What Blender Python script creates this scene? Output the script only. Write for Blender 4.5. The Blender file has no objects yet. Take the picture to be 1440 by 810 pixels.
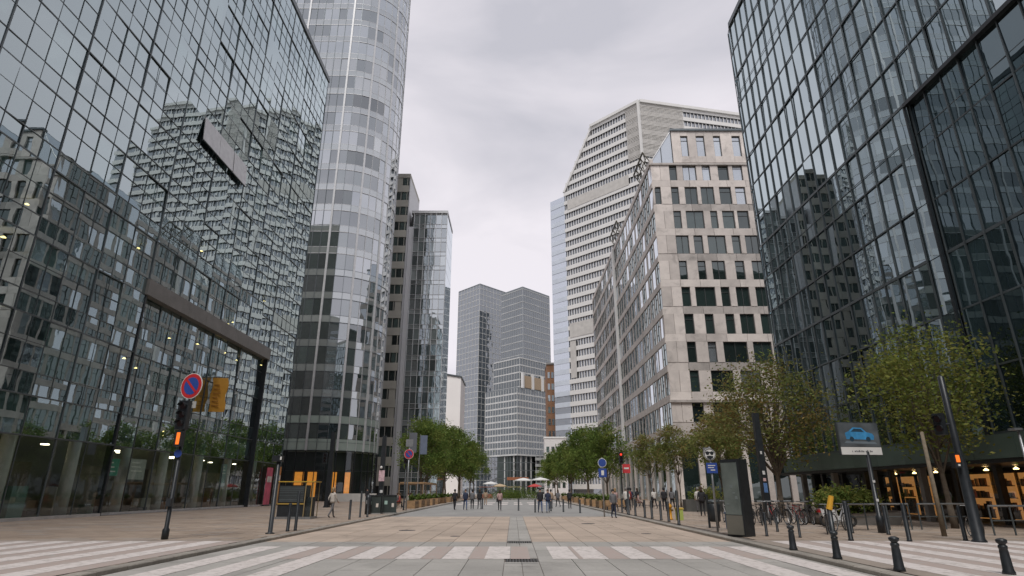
import bpy, math, random
from mathutils import Vector, Matrix
random.seed(7)
R = math.radians
S = bpy.context.scene
COL = S.collection

# ------------------------------------------------------------------ camera
cam_d = bpy.data.cameras.new('camera')
cam_d.sensor_width = 36.0
cam_d.lens = 827.0 / 1440.0 * 36.0
cam_d.shift_x = -2.0 / 1440.0
cam_d.clip_start = 0.1
cam_d.clip_end = 6000
cam = bpy.data.objects.new('camera', cam_d)
COL.objects.link(cam)
cam.location = (0, 0, 1.65)
cam.rotation_euler = (R(90 + 19.015), 0, 0)
S.camera = cam

# ------------------------------------------------------------------ world, sun, exposure
W_ = bpy.data.worlds.new('World')
S.world = W_
W_.use_nodes = True
wn = W_.node_tree
wn.nodes.clear()
def wnode(t, **k):
    n = wn.nodes.new(t)
    for a, b in k.items():
        setattr(n, a, b)
    return n
SUN_EL, SUN_AZ = R(57), R(187)      # azimuth clockwise from +Y: behind the camera
w_out = wnode('ShaderNodeOutputWorld')
w_bg = wnode('ShaderNodeBackground')
w_sky = wnode('ShaderNodeTexSky', sky_type='NISHITA', sun_disc=False)
w_sky.sun_elevation = SUN_EL
w_sky.sun_rotation = SUN_AZ
w_tc = wnode('ShaderNodeTexCoord')
w_map = wnode('ShaderNodeMapping')
w_map.inputs['Scale'].default_value = (1.0, 1.0, 2.6)
w_map.inputs['Rotation'].default_value = (0.1, 0.25, 0.6)
w_noi = wnode('ShaderNodeTexNoise')
w_noi.inputs['Scale'].default_value = 2.6
w_noi.inputs['Detail'].default_value = 5
w_noi.inputs['Roughness'].default_value = 0.5
w_noi.inputs['Distortion'].default_value = 0.4
w_sep = wnode('ShaderNodeSeparateXYZ')
w_el = wnode('ShaderNodeMapRange')
w_el.inputs['From Min'].default_value = 0.38
w_el.inputs['From Max'].default_value = 0.72
w_el.inputs['To Min'].default_value = 0.2
w_el.inputs['To Max'].default_value = -0.2
w_add = wnode('ShaderNodeMath', operation='ADD')
w_rmp = wnode('ShaderNodeValToRGB')
w_rmp.color_ramp.elements[0].position = 0.25
w_rmp.color_ramp.elements[0].color = (0.60, 0.595, 0.655, 1)
w_rmp.color_ramp.elements[1].position = 0.665
w_rmp.color_ramp.elements[1].color = (0.93, 0.885, 0.935, 1)
w_mix = wnode('ShaderNodeMix', data_type='RGBA')
w_mix.inputs[0].default_value = 0.93          # a closed cloud deck, a little of the sky above coming through
w_scl = wnode('ShaderNodeVectorMath', operation='SCALE')
w_scl.inputs['Scale'].default_value = 0.09
L = wn.links.new
L(w_tc.outputs['Generated'], w_map.inputs['Vector'])
L(w_map.outputs['Vector'], w_noi.inputs['Vector'])
L(w_tc.outputs['Generated'], w_sep.inputs[0])
L(w_sep.outputs['Z'], w_el.inputs['Value'])
L(w_noi.outputs['Fac'], w_add.inputs[0])
L(w_el.outputs['Result'], w_add.inputs[1])
L(w_add.outputs[0], w_rmp.inputs['Fac'])
L(w_sky.outputs['Color'], w_scl.inputs[0])
L(w_scl.outputs['Vector'], w_mix.inputs[6])
L(w_rmp.outputs['Color'], w_mix.inputs[7])
L(w_mix.outputs[2], w_bg.inputs['Color'])
w_bg.inputs['Strength'].default_value = 0.66
L(w_bg.outputs[0], w_out.inputs['Surface'])

sun_d = bpy.data.lights.new('sun', 'SUN')
sun_d.energy = 1.5
sun_d.angle = R(20)
sun_d.color = (1.0, 0.965, 0.92)
sun = bpy.data.objects.new('sun', sun_d)
COL.objects.link(sun)
sd = Vector((math.sin(SUN_AZ) * math.cos(SUN_EL), math.cos(SUN_AZ) * math.cos(SUN_EL), math.sin(SUN_EL)))
sun.rotation_euler = sd.to_track_quat('Z', 'Y').to_euler()
sun.location = (0, -20, 80)

S.view_settings.view_transform = 'Standard'
S.view_settings.look = 'None'
S.view_settings.exposure = 0.6
S.view_settings.gamma = 1.0
S.view_settings.use_curve_mapping = False
S.cycles.use_denoising = True
S.cycles.max_bounces = 7
S.cycles.diffuse_bounces = 3
S.cycles.glossy_bounces = 4
S.cycles.transparent_max_bounces = 12
S.cycles.caustics_reflective = False
S.cycles.caustics_refractive = False
S.cycles.sample_clamp_indirect = 6.0

# ------------------------------------------------------------------ materials
MATS = {}
def _nt(name):
    m = bpy.data.materials.new(name)
    m.use_nodes = True
    m.node_tree.nodes.clear()
    return m, m.node_tree
def mat(name, col, rough=0.6, metal=0.0, var=0.12, scale=2.0, bump=0.0, bscale=25.0, rnd=0.0, spec=0.5, emit=0.0, fine=0.0, stain=0.0):
    """principled material: colour broken by world-space noise and by a per-object random tone"""
    if name in MATS:
        return MATS[name]
    m, t = _nt(name)
    N = t.nodes.new; K = t.links.new
    o = N('ShaderNodeOutputMaterial'); p = N('ShaderNodeBsdfPrincipled')
    K(p.outputs[0], o.inputs['Surface'])
    p.inputs['Roughness'].default_value = rough
    p.inputs['Metallic'].default_value = metal
    p.inputs['Specular IOR Level'].default_value = spec
    geo = N('ShaderNodeNewGeometry')
    nz = N('ShaderNodeTexNoise'); nz.inputs['Scale'].default_value = scale; nz.inputs['Detail'].default_value = 4
    K(geo.outputs['Position'], nz.inputs['Vector'])
    mr = N('ShaderNodeMapRange'); mr.inputs['From Min'].default_value = 0.25; mr.inputs['From Max'].default_value = 0.75
    mr.inputs['To Min'].default_value = 1 - var; mr.inputs['To Max'].default_value = 1 + var
    K(nz.outputs['Fac'], mr.inputs['Value'])
    fac = mr.outputs['Result']
    if fine:
        n2 = N('ShaderNodeTexNoise'); n2.inputs['Scale'].default_value = 14; n2.inputs['Detail'].default_value = 3
        K(geo.outputs['Position'], n2.inputs['Vector'])
        m2 = N('ShaderNodeMapRange'); m2.inputs['From Min'].default_value = 0.3; m2.inputs['From Max'].default_value = 0.7
        m2.inputs['To Min'].default_value = 1 - fine; m2.inputs['To Max'].default_value = 1 + fine
        K(n2.outputs['Fac'], m2.inputs['Value'])
        mm = N('ShaderNodeMath'); mm.operation = 'MULTIPLY'
        K(fac, mm.inputs[0]); K(m2.outputs['Result'], mm.inputs[1]); fac = mm.outputs[0]
    if stain:
        for sc_, lo_, hi_, st_ in ((0.55, .54, .72, stain), (4.5, .62, .7, stain * .8), (0.16, .5, .75, stain * .6)):
            n5 = N('ShaderNodeTexNoise'); n5.inputs['Scale'].default_value = sc_; n5.inputs['Detail'].default_value = 7; n5.inputs['Roughness'].default_value = .65; n5.inputs['Distortion'].default_value = .6
            K(geo.outputs['Position'], n5.inputs['Vector'])
            m5 = N('ShaderNodeMapRange'); m5.inputs['From Min'].default_value = lo_; m5.inputs['From Max'].default_value = hi_
            m5.inputs['To Min'].default_value = 1.0; m5.inputs['To Max'].default_value = 1 - st_
            K(n5.outputs['Fac'], m5.inputs['Value'])
            mm = N('ShaderNodeMath'); mm.operation = 'MULTIPLY'
            K(fac, mm.inputs[0]); K(m5.outputs['Result'], mm.inputs[1]); fac = mm.outputs[0]
    if rnd:
        oi = N('ShaderNodeObjectInfo')
        m3 = N('ShaderNodeMapRange'); m3.inputs['To Min'].default_value = 1 - rnd; m3.inputs['To Max'].default_value = 1 + rnd
        K(oi.outputs['Random'], m3.inputs['Value'])
        mm = N('ShaderNodeMath'); mm.operation = 'MULTIPLY'
        K(fac, mm.inputs[0]); K(m3.outputs['Result'], mm.inputs[1]); fac = mm.outputs[0]
    sc = N('ShaderNodeVectorMath'); sc.operation = 'SCALE'
    sc.inputs[0].default_value = col
    K(fac, sc.inputs['Scale'])
    K(sc.outputs['Vector'], p.inputs['Base Color'])
    if bump:
        n4 = N('ShaderNodeTexNoise'); n4.inputs['Scale'].default_value = bscale; n4.inputs['Detail'].default_value = 3
        K(geo.outputs['Position'], n4.inputs['Vector'])
        b = N('ShaderNodeBump'); b.inputs['Strength'].default_value = bump; b.inputs['Distance'].default_value = 0.02
        K(n4.outputs['Fac'], b.inputs['Height']); K(b.outputs[0], p.inputs['Normal'])
    if emit:
        p.inputs['Emission Color'].default_value = (*col, 1)
        p.inputs['Emission Strength'].default_value = emit
    MATS[name] = m
    return m
def glass(name, f0=0.3, power=3.0, tint=(0.45, 0.55, 0.55), back=None, refl=(0.82, 0.87, 0.92), wave=0.02, wscale=0.5, rough=0.0, rnd=0.6, pale=0.0):
    """coated facade glass: mirror layer over clear (tint) or over a dark room / blind (back)"""
    if name in MATS:
        return MATS[name]
    m, t = _nt(name)
    N = t.nodes.new; K = t.links.new
    o = N('ShaderNodeOutputMaterial'); mx = N('ShaderNodeMixShader')
    gl = N('ShaderNodeBsdfGlossy'); gl.inputs['Color'].default_value = (*refl, 1); gl.inputs['Roughness'].default_value = rough
    if back is None:
        bk = N('ShaderNodeBsdfTransparent'); bk.inputs['Color'].default_value = (*tint, 1)
    else:
        bk = N('ShaderNodeBsdfDiffuse')
        oi = N('ShaderNodeObjectInfo')
        mr = N('ShaderNodeMapRange'); mr.inputs['To Min'].default_value = 1 - rnd; mr.inputs['To Max'].default_value = 1 + rnd
        K(oi.outputs['Random'], mr.inputs['Value'])
        sc = N('ShaderNodeVectorMath'); sc.operation = 'SCALE'; sc.inputs[0].default_value = back
        K(mr.outputs['Result'], sc.inputs['Scale']); K(sc.outputs['Vector'], bk.inputs['Color'])
    lw = N('ShaderNodeLayerWeight'); lw.inputs['Blend'].default_value = 0.5
    pw = N('ShaderNodeMath'); pw.operation = 'POWER'; pw.inputs[1].default_value = power
    ma = N('ShaderNodeMath'); ma.operation = 'MULTIPLY_ADD'; ma.inputs[1].default_value = 1 - f0; ma.inputs[2].default_value = f0
    K(lw.outputs['Facing'], pw.inputs[0]); K(pw.outputs[0], ma.inputs[0]); K(ma.outputs[0], mx.inputs['Fac'])
    if wave:
        geo = N('ShaderNodeNewGeometry')
        nz = N('ShaderNodeTexNoise'); nz.inputs['Scale'].default_value = wscale; nz.inputs['Detail'].default_value = 1.5
        K(geo.outputs['Position'], nz.inputs['Vector'])
        b = N('ShaderNodeBump'); b.inputs['Strength'].default_value = 1.0; b.inputs['Distance'].default_value = wave
        K(nz.outputs['Fac'], b.inputs['Height']); K(b.outputs[0], gl.inputs['Normal'])
    K(bk.outputs[0], mx.inputs[1]); K(gl.outputs[0], mx.inputs[2]); K(mx.outputs[0], o.inputs['Surface'])
    MATS[name] = m
    return m
def leafmat(name, col):
    if name in MATS:
        return MATS[name]
    m, t = _nt(name)
    N = t.nodes.new; K = t.links.new
    o = N('ShaderNodeOutputMaterial'); mx = N('ShaderNodeMixShader'); mx.inputs[0].default_value = 0.45
    d = N('ShaderNodeBsdfDiffuse'); tr = N('ShaderNodeBsdfTranslucent')
    geo = N('ShaderNodeNewGeometry')
    nz = N('ShaderNodeTexNoise'); nz.inputs['Scale'].default_value = 1.1; nz.inputs['Detail'].default_value = 5
    K(geo.outputs['Position'], nz.inputs['Vector'])
    mr = N('ShaderNodeMapRange'); mr.inputs['From Min'].default_value = 0.25; mr.inputs['From Max'].default_value = 0.75
    mr.inputs['To Min'].default_value = 0.6; mr.inputs['To Max'].default_value = 1.4
    K(nz.outputs['Fac'], mr.inputs['Value'])
    sc = N('ShaderNodeVectorMath'); sc.operation = 'SCALE'; sc.inputs[0].default_value = col
    K(mr.outputs['Result'], sc.inputs['Scale'])
    K(sc.outputs['Vector'], d.inputs['Color']); K(sc.outputs['Vector'], tr.inputs['Color'])
    K(d.outputs[0], mx.inputs[1]); K(tr.outputs[0], mx.inputs[2]); K(mx.outputs[0], o.inputs['Surface'])
    MATS[name] = m
    return m
def lit(name, col, strength):
    if name in MATS:
        return MATS[name]
    m, t = _nt(name)
    o = t.nodes.new('ShaderNodeOutputMaterial'); e = t.nodes.new('ShaderNodeEmission')
    e.inputs['Color'].default_value = (*col, 1); e.inputs['Strength'].default_value = strength
    t.links.new(e.outputs[0], o.inputs['Surface'])
    MATS[name] = m
    return m

# ------------------------------------------------------------------ mesh helpers
class MB:
    """collects shapes in world (or local) coordinates; build() links them as one mesh object"""
    def __init__(s):
        s.v = []; s.f = []; s.m = []
    def box(s, x0, x1, y0, y1, z0, z1, m=0):
        b = len(s.v)
        s.v += [(x0, y0, z0), (x1, y0, z0), (x1, y1, z0), (x0, y1, z0), (x0, y0, z1), (x1, y0, z1), (x1, y1, z1), (x0, y1, z1)]
        for q in ((3, 2, 1, 0), (4, 5, 6, 7), (0, 1, 5, 4), (1, 2, 6, 5), (2, 3, 7, 6), (3, 0, 4, 7)):
            s.f.append(tuple(b + i for i in q)); s.m.append(m)
        return s
    def face(s, pts, m=0):
        b = len(s.v); s.v += [tuple(p) for p in pts]; s.f.append(tuple(range(b, b + len(pts)))); s.m.append(m)
        return s
    def prism(s, poly, z0, z1, m=0, caps=True):
        """poly counter-clockwise in plan"""
        n = len(poly); b = len(s.v)
        s.v += [(p[0], p[1], z0) for p in poly] + [(p[0], p[1], z1) for p in poly]
        for i in range(n):
            j = (i + 1) % n
            s.f.append((b + i, b + j, b + n + j, b + n + i)); s.m.append(m)
        if caps:
            s.f.append(tuple(b + n + i for i in range(n))); s.m.append(m)
            s.f.append(tuple(b + i for i in reversed(range(n)))); s.m.append(m)
        return s
    def obox(s, p, q, wid, z0, z1, m=0, off=0.0):
        """box standing on plan line p-q, `wid` thick, pushed outward (to the right of p->q) by off"""
        d = Vector((q[0] - p[0], q[1] - p[1])).normalized(); n = Vector((d.y, -d.x))
        a = Vector(p[:2]) + n * off; b = Vector(q[:2]) + n * off
        return s.prism([tuple(a + n * wid), tuple(b + n * wid), tuple(b), tuple(a)], z0, z1, m)
    def tube(s, p, q, r0, r1=None, n=8, m=0, caps=True):
        r1 = r0 if r1 is None else r1
        p = Vector(p); q = Vector(q); d = (q - p)
        if d.length < 1e-6: return s
        d.normalize()
        a = d.orthogonal().normalized(); c = d.cross(a)
        b = len(s.v)
        for ctr, r in ((p, r0), (q, r1)):
            for i in range(n):
                t = 2 * math.pi * i / n
                s.v.append(tuple(ctr + a * (r * math.cos(t)) + c * (r * math.sin(t))))
        for i in range(n):
            j = (i + 1) % n
            s.f.append((b + i, b + j, b + n + j, b + n + i)); s.m.append(m)
        if caps:
            s.f.append(tuple(b + i for i in reversed(range(n)))); s.m.append(m)
            s.f.append(tuple(b + n + i for i in range(n))); s.m.append(m)
        return s
    def lathe(s, prof, ctr=(0, 0, 0), n=12, m=0):
        b = len(s.v)
        for r, z in prof:
            for i in range(n):
                t = 2 * math.pi * i / n
                s.v.append((ctr[0] + r * math.cos(t), ctr[1] + r * math.sin(t), ctr[2] + z))
        for k in range(len(prof) - 1):
            for i in range(n):
                j = (i + 1) % n
                s.f.append((b + k * n + i, b + k * n + j, b + (k + 1) * n + j, b + (k + 1) * n + i)); s.m.append(m)
        s.f.append(tuple(b + i for i in reversed(range(n)))); s.m.append(m)
        e = b + (len(prof) - 1) * n
        s.f.append(tuple(e + i for i in range(n))); s.m.append(m)
        return s
    def ring(s, ctr, axis, r, t, n=20, k=6, m=0):
        """torus"""
        ax = Vector(axis).normalized(); a = ax.orthogonal().normalized(); c = ax.cross(a); b = len(s.v); ctr = Vector(ctr)
        for i in range(n):
            u = 2 * math.pi * i / n; e = a * math.cos(u) + c * math.sin(u)
            for j in range(k):
                w = 2 * math.pi * j / k
                s.v.append(tuple(ctr + e * (r + t * math.cos(w)) + ax * (t * math.sin(w))))
        for i in range(n):
            for j in range(k):
                s.f.append((b + i * k + j, b + ((i + 1) % n) * k + j, b + ((i + 1) % n) * k + (j + 1) % k, b + i * k + (j + 1) % k)); s.m.append(m)
        return s
    def mesh(s, name, mats, smooth=False):
        me = bpy.data.meshes.new(name)
        me.from_pydata(s.v, [], s.f)
        for q in (mats if isinstance(mats, (list, tuple)) else [mats]):
            me.materials.append(q)
        me.polygons.foreach_set('material_index', s.m)
        if smooth:
            me.polygons.foreach_set('use_smooth', [True] * len(s.f))
        me.update()
        return me
    def build(s, name, mats, parent=None, local=False, smooth=False, kind=None):
        if local:
            org = Vector((0, 0, 0))
        else:
            xs = [v[0] for v in s.v]; ys = [v[1] for v in s.v]; zs = [v[2] for v in s.v]
            org = Vector(((min(xs) + max(xs)) / 2, (min(ys) + max(ys)) / 2, min(zs)))
            s.v = [(v[0] - org.x, v[1] - org.y, v[2] - org.z) for v in s.v]
        ob = bpy.data.objects.new(name, s.mesh(name, mats, smooth))
        COL.objects.link(ob)
        if parent is not None:
            ob.parent = parent
            ob.location = org - (Vector((0, 0, 0)) if local else WL[parent.name])
        else:
            ob.location = org
        WL[ob.name] = org if not local else WL.get(parent.name, Vector()) if parent else Vector()
        if kind: ob['kind'] = kind
        return ob
WL = {}
def root(name, loc, label, cat, group=None, rz=0.0):
    o = bpy.data.objects.new(name, None); COL.objects.link(o)
    o.empty_display_size = 0.3
    o.location = loc; o.rotation_euler = (0, 0, rz); WL[o.name] = Vector(loc)
    tag(o, label, cat, group)
    return o
def tag(o, label=None, cat=None, group=None, kind=None):
    if label: o['label'] = label
    if cat: o['category'] = cat
    if group: o['group'] = group
    if kind: o['kind'] = kind
    return o
def inst(me, name, parent, loc, rot=(0, 0, 0)):
    """a piece that shares its mesh; loc in world coordinates when the parent is unrotated"""
    o = bpy.data.objects.new(name, me); COL.objects.link(o)
    o.parent = parent; o.location = Vector(loc) - WL[parent.name]; o.rotation_euler = rot
    return o
def copy_tree(o, parent=None):
    c = o.copy(); COL.objects.link(c); c.parent = parent
    for ch in list(o.children):
        copy_tree(ch, c)
    return c
def place(proto, used, loc, rz=0.0, label=None, scale=1.0):
    """the first call moves the prototype itself, later calls copy it"""
    o = proto if not used else copy_tree(proto)
    used.append(1)
    o.location = loc; o.rotation_euler = (0, 0, rz); o.scale = (scale, scale, scale)
    if label: o['label'] = label
    return o
ORD = 'first second third fourth fifth sixth seventh eighth ninth tenth'.split()
PM = {}
def pane_mesh(w, h, m, name='pane'):
    k = (round(w, 2), round(h, 2), m.name)
    if k not in PM:
        PM[k] = MB().face([(-w / 2, 0, 0), (w / 2, 0, 0), (w / 2, 0, h), (-w / 2, 0, h)]).mesh(name, m)
    return PM[k]
def box_mesh(w, d, h, m, name):
    k = (round(w, 2), round(d, 2), round(h, 2), m.name, name)
    if k not in PM:
        PM[k] = MB().box(-w / 2, w / 2, -d / 2, d / 2, 0, h).mesh(name, m)
    return PM[k]
CAMP = Vector((0, 0, 1.65))

class Panels:
    """pieces of a facade: the largest in view become objects, the rest one joined part"""
    def __init__(s, rt, name, limit=300, rest='pane_field'):
        s.rt, s.name, s.limit, s.rest, s.items = rt, name, limit, rest, []
    def add(s, p, ang, w, h, m, tilt=0.0, thick=0.0, name=None):
        s.items.append((p, ang, w, h, m, tilt, thick))
    def flush(s):
        s.items.sort(key=lambda i: (Vector(i[0]) - CAMP).length_squared / (i[2] * i[3]))
        rest = {}
        for k, (p, ang, w, h, m, tilt, th) in enumerate(s.items):
            rx = random.gauss(0, tilt); rz = random.gauss(0, tilt)
            if k < s.limit:
                me = box_mesh(w, th, h, m, s.name) if th else pane_mesh(w, h, m, s.name)
                inst(me, s.name, s.rt, p, (rx, 0, ang + rz))
            else:
                b = rest.setdefault(m.name, MB())
                c, sn = math.cos(ang + rz), math.sin(ang + rz)
                dx, dy = c * w / 2, sn * w / 2
                ox, oy = sn * rx * h, -c * rx * h
                if th:
                    nx, ny = -sn * th / 2, c * th / 2
                    b.prism([(p[0] - dx - nx, p[1] - dy - ny), (p[0] + dx - nx, p[1] + dy - ny), (p[0] + dx + nx, p[1] + dy + ny), (p[0] - dx + nx, p[1] - dy + ny)], p[2], p[2] + h)
                else:
                    b.face([(p[0] - dx, p[1] - dy, p[2]), (p[0] + dx, p[1] + dy, p[2]), (p[0] + dx + ox, p[1] + dy + oy, p[2] + h), (p[0] - dx + ox, p[1] - dy + oy, p[2] + h)])
        for mn, b in rest.items():
            b.build(s.rest, MATS[mn], s.rt, kind='stuff')
def cols(p, q, n):
    p = Vector(p); q = Vector(q)
    return [tuple(p.lerp(q, i / n)) for i in range(n + 1)]
def ang_of(p, q):
    return math.atan2(q[1] - p[1], q[0] - p[0])
def mid(p, q):
    return ((p[0] + q[0]) / 2, (p[1] + q[1]) / 2)
def outward(p, q, o):
    d = Vector((q[0] - p[0], q[1] - p[1])).normalized()
    return (d.y * o, -d.x * o)

# shared materials
M_frame = mat('dark_frame_metal', (0.10, 0.118, 0.125), 0.4, 0.4, rnd=0.25)
M_frame2 = mat('grey_frame_metal', (0.16, 0.18, 0.19), 0.38, 0.7, rnd=0.2)
M_pale = mat('pale_metal_panel', (0.55, 0.56, 0.57), 0.42, 0.25, var=0.1, rnd=0.1)
M_white = mat('white_panel', (0.72, 0.72, 0.71), 0.5, 0, var=0.06, scale=0.3, rnd=0.04)
M_dark = mat('dark_interior', (0.03, 0.033, 0.035), 0.8, var=0.3, scale=0.4)
M_black = mat('black_paint', (0.022, 0.026, 0.03), 0.38, 0.1, var=0.3, scale=6, rnd=0.2)
M_conc = mat('grey_concrete', (0.3, 0.295, 0.285), 0.85, var=0.16, scale=0.9, bump=0.2, fine=0.06)
M_steel = mat('galvanised_steel', (0.33, 0.34, 0.35), 0.42, 0.75, var=0.15, scale=8)
M_wood = mat('brown_timber', (0.3, 0.17, 0.09), 0.65, var=0.3, scale=5, rnd=0.2)
M_soil = mat('dark_soil', (0.05, 0.035, 0.025), 0.95, var=0.3, scale=10)

# ================================================================== ground and paving
M_asph = mat('grey_asphalt', (0.31, 0.305, 0.295), 0.85, var=0.14, scale=0.5, bump=0.25, bscale=60, fine=0.08, stain=0.25)
M_joint = mat('slab_joint', (0.16, 0.14, 0.125), 0.95, var=0.2)
M_slab = mat('beige_road_slab', (0.48, 0.39, 0.318), 0.72, var=0.14, scale=0.3, rnd=0.1, bump=0.12, fine=0.05, stain=0.3)
M_cslab = mat('grey_concrete_slab', (0.39, 0.375, 0.35), 0.75, var=0.16, scale=0.4, rnd=0.07, bump=0.12, fine=0.06, stain=0.3)
M_pv = [mat('pavement_slab_%d' % i, c, 0.8, var=0.12, scale=0.5, bump=0.15, fine=0.06, stain=0.3) for i, c in enumerate([(0.355, 0.28, 0.22), (0.325, 0.257, 0.203), (0.385, 0.308, 0.247), (0.34, 0.288, 0.245)])]
M_kerb = mat('granite_kerb', (0.31, 0.285, 0.25), 0.7, var=0.15, scale=3, rnd=0.12, bump=0.2, fine=0.1)
M_grate = mat('cast_iron_grate', (0.09, 0.09, 0.088), 0.6, 0.5, var=0.2)
def paintmat(name, col, wear, wcol):
    m, t = _nt(name)
    N = t.nodes.new; K = t.links.new
    o = N('ShaderNodeOutputMaterial'); p = N('ShaderNodeBsdfPrincipled'); p.inputs['Roughness'].default_value = 0.7
    geo = N('ShaderNodeNewGeometry')
    n1 = N('ShaderNodeTexNoise'); n1.inputs['Scale'].default_value = 5; n1.inputs['Detail'].default_value = 8; n1.inputs['Roughness'].default_value = 0.7
    K(geo.outputs['Position'], n1.inputs['Vector'])
    r = N('ShaderNodeValToRGB'); r.color_ramp.elements[0].position = wear; r.color_ramp.elements[1].position = wear + 0.16
    r.color_ramp.elements[0].color = (*wcol, 1); r.color_ramp.elements[1].color = (*col, 1)
    K(n1.outputs['Fac'], r.inputs['Fac']); K(r.outputs['Color'], p.inputs['Base Color']); K(p.outputs[0], o.inputs['Surface'])
    MATS[name] = m
    return m
M_paint = paintmat('worn_white_paint', (0.70, 0.645, 0.62), 0.36, (0.47, 0.43, 0.40))
M_pink = paintmat('faded_pink_paint', (0.44, 0.36, 0.325), 0.34, (0.43, 0.40, 0.375))

KL, KR = -8.35, 7.35          # inner edges of the road
gr = MB().face([(-3000, -3000, -0.06), (3000, -3000, -0.06), (3000, 3000, -0.06), (-3000, 3000, -0.06)]).build('ground', M_asph)
tag(gr, kind='structure')
road = MB().box(KL, KR, -60, 260, -0.3, 0.0).build('road', M_asph); tag(road, kind='structure')
def slab_grid(name, x0, x1, nx, y0, y1, ny, m, par, skip=None):
    w = (x1 - x0) / nx; d = (y1 - y0) / ny
    me = box_mesh(w - 0.016, d - 0.016, 0.02, m, name)
    for i in range(nx):
        for j in range(ny):
            cx, cy = x0 + (i + 0.5) * w, y0 + (j + 0.5) * d
            if skip and skip(cx, cy): continue
            inst(me, name, par, (cx, cy, 0.002 + random.uniform(0, 0.003)), (random.gauss(0, 0.0006), random.gauss(0, 0.0006), 0))
bed = MB().face([(KL + .01, -60, 0.0035), (KR - .01, -60, 0.0035), (KR - .01, 41.9, 0.0035), (KL + .01, 41.9, 0.0035)]).build('slab_bed', M_joint, road)
XC0, XC1 = -0.22, 0.62       # drain strip
nl = 9; nr = 8
for (y0, y1, ny, m, nm) in ((21.5, 41.8, 16, M_slab, 'paving_slab'), (11.0, 21.5, 7, M_cslab, 'concrete_slab')):
    slab_grid(nm, KL, XC0, nl, y0, y1, ny, m, road)
    slab_grid(nm, XC1, KR, nr, y0, y1, ny, m, road)
slab_grid('concrete_slab', KL, KR, 6, -6.0, 11.0, 4, M_cslab, road)
slab_grid('drain_slab', XC0, XC1, 2, 11.0, 41.8, 34, M_cslab, road, skip=lambda x, y: 15.2 < y < 16.3 or 20.6 < y < 21.7)
for gy in (15.75, 21.15):
    b = MB().box(XC0 + .03, XC1 - .03, gy - .53, gy - .47, 0.004, 0.024).box(XC0 + .03, XC1 - .03, gy + .47, gy + .53, 0.004, 0.024)
    for k in range(11):
        x = XC0 + .05 + k * 0.074
        b.box(x, x + .035, gy - .47, gy + .47, 0.004, 0.022)
    for k in range(3):
        b.box(XC0 + .03, XC1 - .03, gy - .3 + k * .27, gy - .26 + k * .27, 0.006, 0.0225)
    b.build('drain_grate', M_grate, road)
# zebra: long bars across the whole place, shorter ones in the middle of the road
ZS = 0.0275
for k in range(-7, 7):
    cx = 0.30 + (k + 0.5) * 1.19
    if k in (-1, 0): cx += -0.12 if k < 0 else 0.42
    if cx < KL + .5 or cx > KR - .4: continue
    near = 16.2 if abs(cx) < 4.6 else 11.2
    MB().box(cx - .32, cx + .32, near, 19.65, ZS, ZS + .003).build('zebra_bar', M_paint, road)
    if abs(cx) < 6.5:
        MB().box(cx + .34, cx + .84, 16.2, 19.63, ZS - .001, ZS + .002).build('zebra_gap', M_pink, road)

# covers and a tar patch in the road
for (x, y, r0) in ((-4.6, 27.5, .36), (3.9, 33.0, .36), (-2.2, 24.0, .18), (5.3, 25.4, .2)):
    b = MB(); b.tube((x, y, .02), (x, y, .0285), r0, n=24); b.build('manhole_cover', M_grate, road)
# pavements
def pavement(x0, x1, name):
    b = MB().box(x0, x1, -60, 260, -0.3, 0.095)
    pv = b.build(name, M_joint); tag(pv, kind='structure')
    far = MB().box(x0 + .01, x1 - .01, 72, 259, 0.0955, 0.118).build('far_paving', M_pv[0], pv)
    s = MB()
    w, d = 1.05, 0.62
    ny = int((72 - 4) / d)
    for j in range(ny):
        o = (j % 2) * w / 2
        x = x0 + .35 - o
        while x < x1 - .05:
            a, c = max(x + .012, x0 + .36), min(x + w - .012, x1 - .01)
            y = 4 + j * d
            if c - a > 0.1:
                s.box(a, c, y + .012, y + d - .012, 0.096, 0.118 + random.uniform(-.003, .003), random.choice((0, 0, 1, 2, 3)))
            x += w
    s.build('pavement_slabs', M_pv, pv, kind='stuff')
    return pv
pv_l = pavement(-60, KL - 0.3, 'pavement_left')
pv_r = pavement(KR + 0.3, 60, 'pavement_right')
kerb_me = MB()
kerb_me.v = [(-.15, -.495, -.2), (.15, -.495, -.2), (.15, .495, -.2), (-.15, .495, -.2), (-.15, -.495, .122), (.13, -.495, .122), (.13, .495, .122), (-.15, .495, .122), (.15, -.495, .1), (.15, .495, .1)]
kerb_me.f = [(3, 2, 1, 0), (4, 5, 6, 7), (0, 1, 8, 5, 4), (1, 2, 9, 8), (8, 9, 6, 5), (2, 3, 7, 6, 9), (3, 0, 4, 7)]
kerb_me.m = [0] * 7
kerb_me = kerb_me.mesh('kerb_stone', M_kerb)
for j in range(-4, 100):
    inst(kerb_me, 'kerb_stone', pv_l, (KL - .15, j + .5 + 5, random.uniform(-.004, .004)), (0, 0, random.gauss(0, .003)))
    inst(kerb_me, 'kerb_stone', pv_r, (KR + .15, j + .5 + 5, random.uniform(-.004, .004)), (0, 0, math.pi + random.gauss(0, .003)))
for sgn, pv, e in ((-1, pv_l, KL - .35), (1, pv_r, KR + .35)):
    MB().box(min(e, e + sgn * 19), max(e, e + sgn * 19), 8, 20.9, 0.1215, 0.1235).build('crossing_mat', M_pv[3], pv)
    for k in range(13):
        cx = e + sgn * (0.85 + k * 1.19)
        MB().box(cx - .32, cx + .32, 9, 20.4, 0.1255, 0.1275).build('zebra_bar', M_paint, pv)
        MB().box(cx + .34, cx + .85, 9, 20.38, 0.1245, 0.1255).build('zebra_gap', M_pink, pv)
PZ = 0.12

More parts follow.
